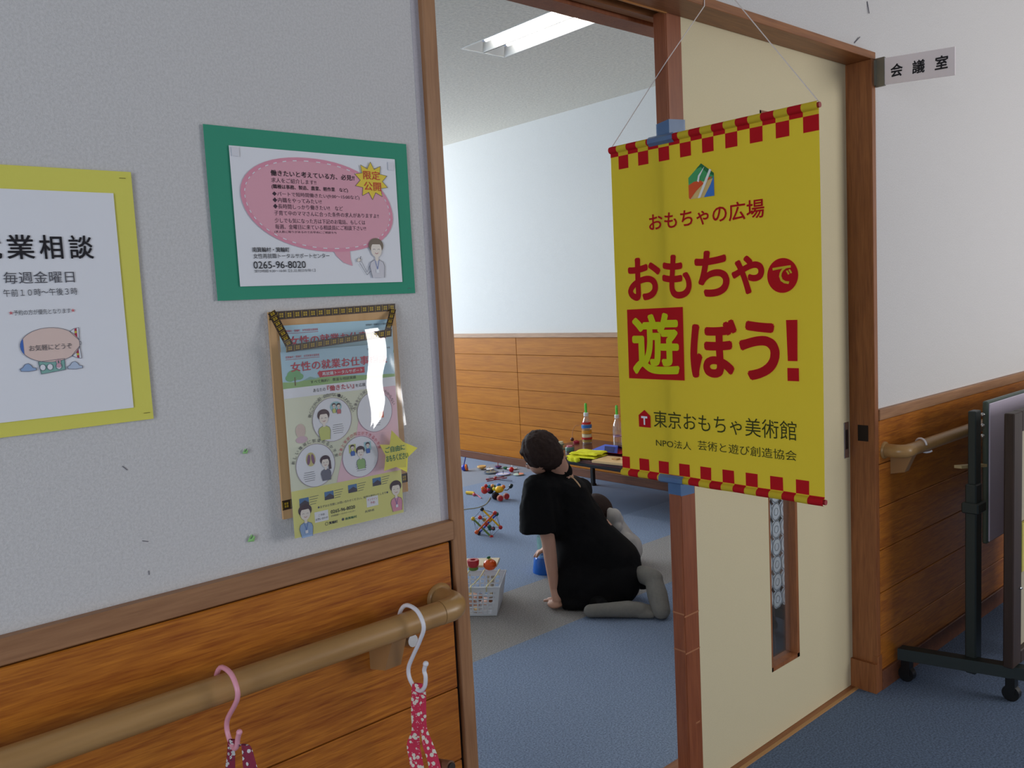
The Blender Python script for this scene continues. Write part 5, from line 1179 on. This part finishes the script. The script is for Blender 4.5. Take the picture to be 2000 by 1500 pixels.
# =================================================================== PEOPLE
def blob(caps, voxel, name, m, parent, smooth_it=6, cut=None, disp=0):
    """one continuous surface grown from tapered capsules / ellipsoids"""
    bm = bmesh.new()
    def sph(c, r, sc=(1, 1, 1), rot=None):
        res = bmesh.ops.create_icosphere(bm, subdivisions=3, radius=1)
        for v in res['verts']:
            q = V((v.co.x*r*sc[0], v.co.y*r*sc[1], v.co.z*r*sc[2]))
            if rot: q = rot @ q
            v.co = q + V(c)
    for cp in caps:
        if cp[0] == 'e': sph(cp[1], cp[2], cp[3], cp[4] if len(cp) > 4 else None); continue
        a, ra, b, rb_ = V(cp[0]), cp[1], V(cp[2]), cp[3]; flat = len(cp) > 4
        if not flat: sph(a, ra); sph(b, rb_)
        ax = (b-a); L = ax.length
        if L < 1e-5: continue
        ax.normalize(); u = ax.orthogonal().normalized(); w_ = ax.cross(u); ring = []
        for c_, r_ in ((a, ra), (b, rb_)):
            ring.append([bm.verts.new(c_ + (u*math.cos(2*PI*k/24) + w_*math.sin(2*PI*k/24))*r_) for k in range(24)])
        for k in range(24): l = (k+1) % 24; bm.faces.new((ring[0][k], ring[0][l], ring[1][l], ring[1][k]))
        bm.faces.new(ring[0][::-1]); bm.faces.new(ring[1])
    bmesh.ops.recalc_face_normals(bm, faces=bm.faces[:])
    me = bpy.data.meshes.new(name); bm.to_mesh(me); bm.free()
    o = bpy.data.objects.new(name, me); C.objects.link(o)
    md = o.modifiers.new('r', 'REMESH'); md.mode = 'VOXEL'; md.voxel_size = voxel; md.use_smooth_shade = True
    if smooth_it: ms = o.modifiers.new('s', 'SMOOTH'); ms.iterations = smooth_it; ms.factor = .5
    me2 = bpy.data.meshes.new_from_object(o.evaluated_get(bpy.context.evaluated_depsgraph_get()))
    bpy.data.objects.remove(o); me2.name = name
    off = wloc(parent)
    for v in me2.vertices:
        c = v.co.copy()
        if cut: c = cut(c)
        v.co = c - off
    me2.materials.clear(); me2.materials.append(m)
    me2.polygons.foreach_set('use_smooth', [True]*len(me2.polygons)); me2.update()
    o = bpy.data.objects.new(name, me2); C.objects.link(o); o.parent = parent; return o
def floor_cut(zmin=.004): return lambda c: V((c.x, c.y, max(c.z, zmin)))
def PX(x, y, t): return dp(x, y, t)
def RP(r, t): return r*t/FPX

M_skin = mat('skin', (206, 158, 136), .55, var=.05, vscale=20); M_hair = mat('dark brown hair', (54, 39, 35), .8, spec=.25, bump=.9, bscale=160)
M_tee = mat('black jersey', (15, 14, 16), .9, spec=.2, bump=.35, bscale=14); M_sock = mat('heather grey sock', (132, 128, 122), .95, bump=.3, bscale=260, var=.12, vscale=90)
M_leg = mat('charcoal leggings', (16, 15, 17), .9, spec=.2)
wo = thing('person', 'kneeling woman in a loose black short-sleeved top, leaning on one hand', 'person', (2.75, 2.6, 0))
fd = V((-.35, .94, 0)).normalized(); ld = V((-.94, -.35, 0))
hd_ = PX(1056, 884, 3.80); hr = RP(36, 3.8)
face = V((-.42, .66, -.62)).normalized(); upv = (V((0, 0, 1)) - face*face.z).normalized(); side = face.cross(upv).normalized()
rotH = Matrix((side, face, upv)).transposed()
neck = PX(1092, 922, 3.88)
shL = PX(1050, 958, 3.74); shR = PX(1132, 952, 4.02)
elL = PX(1071, 1056, 3.76); wrL = V(PX(1083, 1150, 3.785)); hip = PX(1195, 1100, 3.86)
chest = PX(1105, 985, 3.88)
body = [('e', hd_ + face*.006, hr*.93, (.84, .96, 1.08), rotH), ('e', hd_ + face*.045 - upv*.035, hr*.55, (.95, .9, 1.0), rotH),
        (hd_ - upv*.03 - face*.03, .052, neck, .054), (neck, .055, chest, .085), (chest, .10, hip, .115),
        (shL, .042, elL, .031), (elL, .031, elL + (wrL-elL)*.35, .0295), (elL + (wrL-elL)*.35, .0295, wrL, .0205),
        (shR, .045, PX(1100, 1035, 4.12), .036), (PX(1100, 1035, 4.12), .035, PX(1072, 1070, 4.22), .024)]
# nose and ears
body += [('e', hd_ + face*(hr*1.0) - upv*.012, .014, (.7, 1.1, 1.1), rotH)]
for q in (-1, 1): body += [('e', hd_ + side*q*hr*(.80 if q > 0 else .70) - upv*.014 - face*.004, .020, (.35, .65, 1.0), rotH)]
# palm and right palm
hL = V((2.525, 2.655, .018)); body += [(wrL, .0205, hL + V((0, 0, .028)), .022), ('e', hL + V((-.004, .012, .004)), .036, (.95, 1.0, .5))]
pR = PX(1070, 1072, 4.24); body += [('e', pR, .034, (.9, 1.0, .6))]
# fingers
fg = []
for i, (an, L) in enumerate(((-.55, .050), (-.2, .062), (.1, .066), (.4, .060))):
    d = V((math.cos(an+1.15), math.sin(an+1.15), 0)); a = hL + d*.026 + V((0, 0, .004)); b = a + d*L*.5 + V((0, 0, .006)); c = b + d*L*.5 - V((0, 0, .010))
    fg += [(a, .0092, b, .0085), (b, .0085, c, .0072)]
d = V((.72, -.60, 0)).normalized(); a = hL + V((.010, -.012, .004)); b = a + d*.024 + V((0, 0, .004)); c = b + V((.35, .9, 0)).normalized()*.022 - V((0, 0, .004)); fg += [(a, .011, b, .0095), (b, .0095, c, .0078)]
for i, (an, L) in enumerate(((-.5, .048), (-.15, .058), (.15, .060), (.5, .050))):
    d = V((math.cos(an+2.2), math.sin(an+2.2), -.3)).normalized(); a = pR + d*.024; b = a + d*L*.5; c = b + (d + V((0, 0, -1))).normalized()*L*.45; fg += [(a, .009, b, .0085), (b, .0085, c, .0072)]
a = pR + V((.02, -.015, -.004)); fg += [(a, .011, a + V((-.02, .02, -.03)), .0085)]
bo_ = blob(body + fg, .0040, 'body', M_skin, wo, 4, floor_cut(.003))
# face details
mb = MB()
for q in (-1, 1): mb.ball(hd_ + face*hr*.86 + side*q*.026 + upv*.000, .009, M_wht, 12, (1, .5, .55), rotH).ball(hd_ + face*(hr*.86+.005) + side*q*.026, .0046, M_black, 10)
mb.build('eyes', wo, smooth=True)
MB().ball(hd_ + face*hr*.95 - upv*.042, .020, mat('lips', (176, 96, 92), .5), 14, (1, .4, .28), rotH).build('mouth', wo, smooth=True)
# hair: short crop, full at the crown, nape tapering
hc = [('e', hd_ + upv*.010 - face*.010, hr*1.06, (.93, 1.0, 1.06), rotH), ('e', hd_ - face*.020 - upv*.020, hr*.96, (.90, .92, 1.0), rotH),
      ('e', hd_ - face*.030 - upv*.055, hr*.62, (.95, .7, .9), rotH)]
for q in (-1, 1): hc.append(('e', hd_ + side*q*hr*.72 + upv*.012 + face*.012, hr*.42, (.5, .9, 1.1), rotH))
hc.append(('e', hd_ + face*hr*.55 + upv*hr*.62, hr*.5, (1.25, .7, .5), rotH))
ho = blob(hc, .006, 'hair', M_hair, wo, 3)
nzz = random.Random(2)
from mathutils import noise
for v in ho.data.vertices:
    c = v.co + wloc(wo) - hd_; k = V((c.dot(side), c.dot(face)*.5, c.dot(upv)*.35)); v.co += v.normal*(.0045*noise.noise(k*95) + .003*noise.noise(k*210))
# loose black top
c_ = []
def cap(x, y, t, r, x2, y2, t2, r2, *fl__): c_.append((PX(x, y, t), RP(r, t), PX(x2, y2, t2), RP(r2, t2)) + fl__)
cap(1192, 1102, 3.86, 60, 1142, 1060, 3.87, 62); cap(1142, 1060, 3.87, 60, 1108, 980, 3.88, 50)
cap(1108, 980, 3.88, 50, 1092, 958, 3.88, 38); cap(1132, 1130, 3.82, 48, 1192, 1110, 3.86, 58); cap(1150, 1148, 3.80, 44, 1205, 1135, 3.80, 47); cap(1122, 1150, 3.84, 40, 1142, 1070, 3.87, 58); cap(1110, 1180, 3.76, 13, 1185, 1170, 3.74, 22); cap(1110, 1150, 3.80, 28, 1125, 1060, 3.86, 42); cap(1072, 921, 3.83, 17, 1098, 921, 3.87, 21)
cap(1092, 958, 3.88, 36, 1052, 957, 3.76, 31); cap(1110, 962, 3.92, 36, 1132, 957, 4.02, 26)
cap(1050, 957, 3.75, 30, 1049, 985, 3.75, 33.5); cap(1049, 985, 3.75, 34, 1050, 1040, 3.75, 37, 'flat'); cap(1060, 985, 3.78, 33, 1075, 1020, 3.80, 30)
cap(1132, 957, 4.02, 26, 1112, 1020, 4.10, 30)
def hem(c):
    # sleeve mouth: trim to a slanting flat hem; keep everything above the carpet; fabric folds
    d_ = c - PX(1050, 1045, 3.75)
    n_ = noise.noise(c*9.0)*.010 + noise.noise(V((c.x*22, c.y*22, c.z*9)))*.007 + abs(noise.noise(V((c.x*30+c.z*20, c.y*30, c.z*14))))*.006
    q = c + (c - chest).normalized()*n_
    q.z = max(q.z, .006); return q
to = blob(c_, .009, 'black_top', M_tee, wo, 6, hem)
# neckline cut-out at the back: a narrow slit showing skin, and the nape band
e0 = [PX(1112, 929, 3.62), PX(1119, 934, 3.62), PX(1127, 942, 3.63), PX(1134, 952, 3.64)]
def onto(o, pt):
    """drop a point along the sight line onto a mesh"""
    inv = wloc(o.parent); d = (pt - CAM).normalized(); ok, loc, nr, _ = o.ray_cast(CAM - inv, d)
    return (loc + inv) if ok else pt
bpy.context.view_layer.update()
sl = [onto(to, q) for q in e0]
MB().tube(smoothp([q + (CAM-q).normalized()*.001 for q in sl], 4), [.0010]+[.004]*(len(smoothp(sl, 4))-2)+[.0010], mat('skin slit', (206, 168, 130), .6), 8).build('back_slit', wo, smooth=True)
MB().tube(smoothp([q + (CAM-q).normalized()*.002 for q in [onto(to, PX(*a)) for a in ((1064, 925, 3.6), (1080, 917, 3.6), (1096, 919, 3.6), (1108, 926, 3.6))]], 4), .004, M_tee, 8).build('neck_band', wo, smooth=True)
# trousers, socks
kL = V((2.715, 2.74, .065)); anL = V((2.60, 2.46, .040)); kR = V((2.86, 2.86, .062)); anR = V((2.835, 2.42, .10))
hpL = hip + ld*.09 + V((0, 0, -.02)); hpR = hip - ld*.09 + V((0, 0, -.02))
blob([(hpL, .060, kL, .050), (kL, .052, anL, .034), (hpR, .060, kR, .050), (kR, .052, anR, .040), (hpL, .07, hpR, .07)], .009, 'leggings', M_leg, wo, 5, floor_cut(.005))
toe = V((2.708, 2.298, .028))
blob([(V((2.545, 2.475, .030)), .028, V((2.60, 2.415, .034)), .031), (V((2.60, 2.415, .034)), .031, V((2.655, 2.355, .036)), .036), (V((2.655, 2.355, .036)), .036, V((2.690, 2.318, .032)), .033),
      (V((2.690, 2.318, .038)), .024, V((2.730, 2.290, .030)), .019), (V((2.680, 2.312, .022)), .022, V((2.708, 2.272, .018)), .016)], .005, 'sock', M_sock, wo, 3, floor_cut(.004))
q0 = PX(1291, 1178, 3.60); q0.z = .036; q1 = PX(1276, 1130, 3.68)
blob([(q0, RP(18, 3.62), q0 + (q1-q0)*.5, RP(20, 3.65)), (q0 + (q1-q0)*.5, RP(20, 3.65), q1, RP(17, 3.68)), (q1, RP(19, 3.7), PX(1255, 1122, 3.78), .04)], .006, 'sock', M_sock, wo, 4, floor_cut(.004))

# child crouching beyond
ch = thing('person', 'small crouching child in a pale grey hooded jacket beyond the woman', 'person', (3.0, 2.85, 0))
hc0 = PX(1163, 1002, 4.26); hrc = RP(33, 4.12); fc = V((-.45, .62, -.64)).normalized(); uc = (V((0, 0, 1)) - fc*fc.z).normalized(); sc_ = fc.cross(uc).normalized(); rC = Matrix((sc_, fc, uc)).transposed()
tc_ = PX(1205, 1065, 4.32); shc = PX(1190, 1030, 4.29)
M_jk = mat('pale grey fleece', (190, 184, 180), .95, bump=.5, bscale=60, var=.06)
hipc = PX(1222, 1092, 4.34); hipc.z = .085; knc = hipc + V((-.16, .22, -.03)); ankc = hipc + V((-.02, .04, -.05))
side_o = V((-.81, -.58, 0))*.06
fgc = []
for i in range(4): a = V((2.96, 3.11, .10)) + V((0, .009*(i-1.5), 0)); fgc += [(a, .0066, a + V((-.030, .007*(i-1.5), -.012)), .0055)]
fgc += [(V((2.962, 3.095, .10)), .0068, V((2.942, 3.078, .09)), .0055)]
blob(fgc + [('e', hc0, hrc*.94, (.9, 1, 1.05), rC), (hc0 - uc*.03, .036, shc, .045), (shc, .06, hipc, .07), (hipc, .06, knc, .045), (knc, .042, ankc, .032), (hipc - side_o*1.5, .06, knc - side_o*1.5, .045), (knc - side_o*1.5, .042, ankc - side_o*1.5, .032),
      ('e', hc0 + fc*hrc*.96, .010, (.8, 1, 1), rC), (shc + side_o, .034, V((3.03, 3.06, .12)), .024), (V((3.03, 3.06, .12)), .024, V((2.96, 3.11, .10)), .016)], .0042, 'body', M_skin, ch, 4, floor_cut(.004))
blob([('e', hc0 + uc*.008 - fc*.01, hrc*1.05, (.95, 1, 1.03), rC), ('e', hc0 - fc*.02 - uc*.03, hrc*.8, (.95, .9, 1), rC)], .007, 'hair', M_hair, ch, 2)
mb = MB()
for q in (-1, 1): mb.ball(hc0 + fc*hrc*.93 + sc_*q*.024, .006, M_black, 8)
mb.build('eyes', ch, smooth=True); MB().ball(hc0 + fc*hrc*.93 - uc*.030, .012, mat('lips', (176, 96, 92), .5), 10, (1, .4, .3), rC).build('mouth', ch, smooth=True)
jk = [(tc_, .088, hipc, .088), (shc, .075, hipc, .085), ('e', PX(1198, 1016, 4.22), RP(19, 4.22), (1, 1, 1)), (shc, .070, tc_, .088), (tc_, .088, PX(1218, 1095, 4.34), .075), (PX(1203, 1018, 4.28), RP(16, 4.14), PX(1190, 1035, 4.28), .045), (shc + side_o*.7, .045, V((3.05, 3.04, .14)), .034), (PX(1222, 1060, 4.24), .055, PX(1238, 1100, 4.26), .034)]
def fold(c):
    n_ = noise.noise(c*14)*.008; c = c + V((n_, n_, n_)); c.z = max(c.z, .01); return c
jo = blob(jk, .007, 'hooded_jacket', M_jk, ch, 3, fold)
blob([('e', PX(1200, 1012, 4.18), RP(17, 4.18), (.9, .9, 1.15)), (PX(1192, 1000, 4.2), .022, PX(1206, 1030, 4.16), .026)], .005, 'hood', M_jk, ch, 3, lambda c: c)
blob([(hipc, .066, knc, .05), (knc, .047, ankc, .037), (hipc - side_o*1.5, .066, knc - side_o*1.5, .05), (knc - side_o*1.5, .047, ankc - side_o*1.5, .037)], .007, 'trousers', mat('grey beige trousers', (120, 112, 104), .9), ch, 4, floor_cut(.005))
blob([(ankc, .032, ankc + V((.06, -.05, -.008)), .024)], .006, 'sock', M_sock, ch, 2, floor_cut(.003))
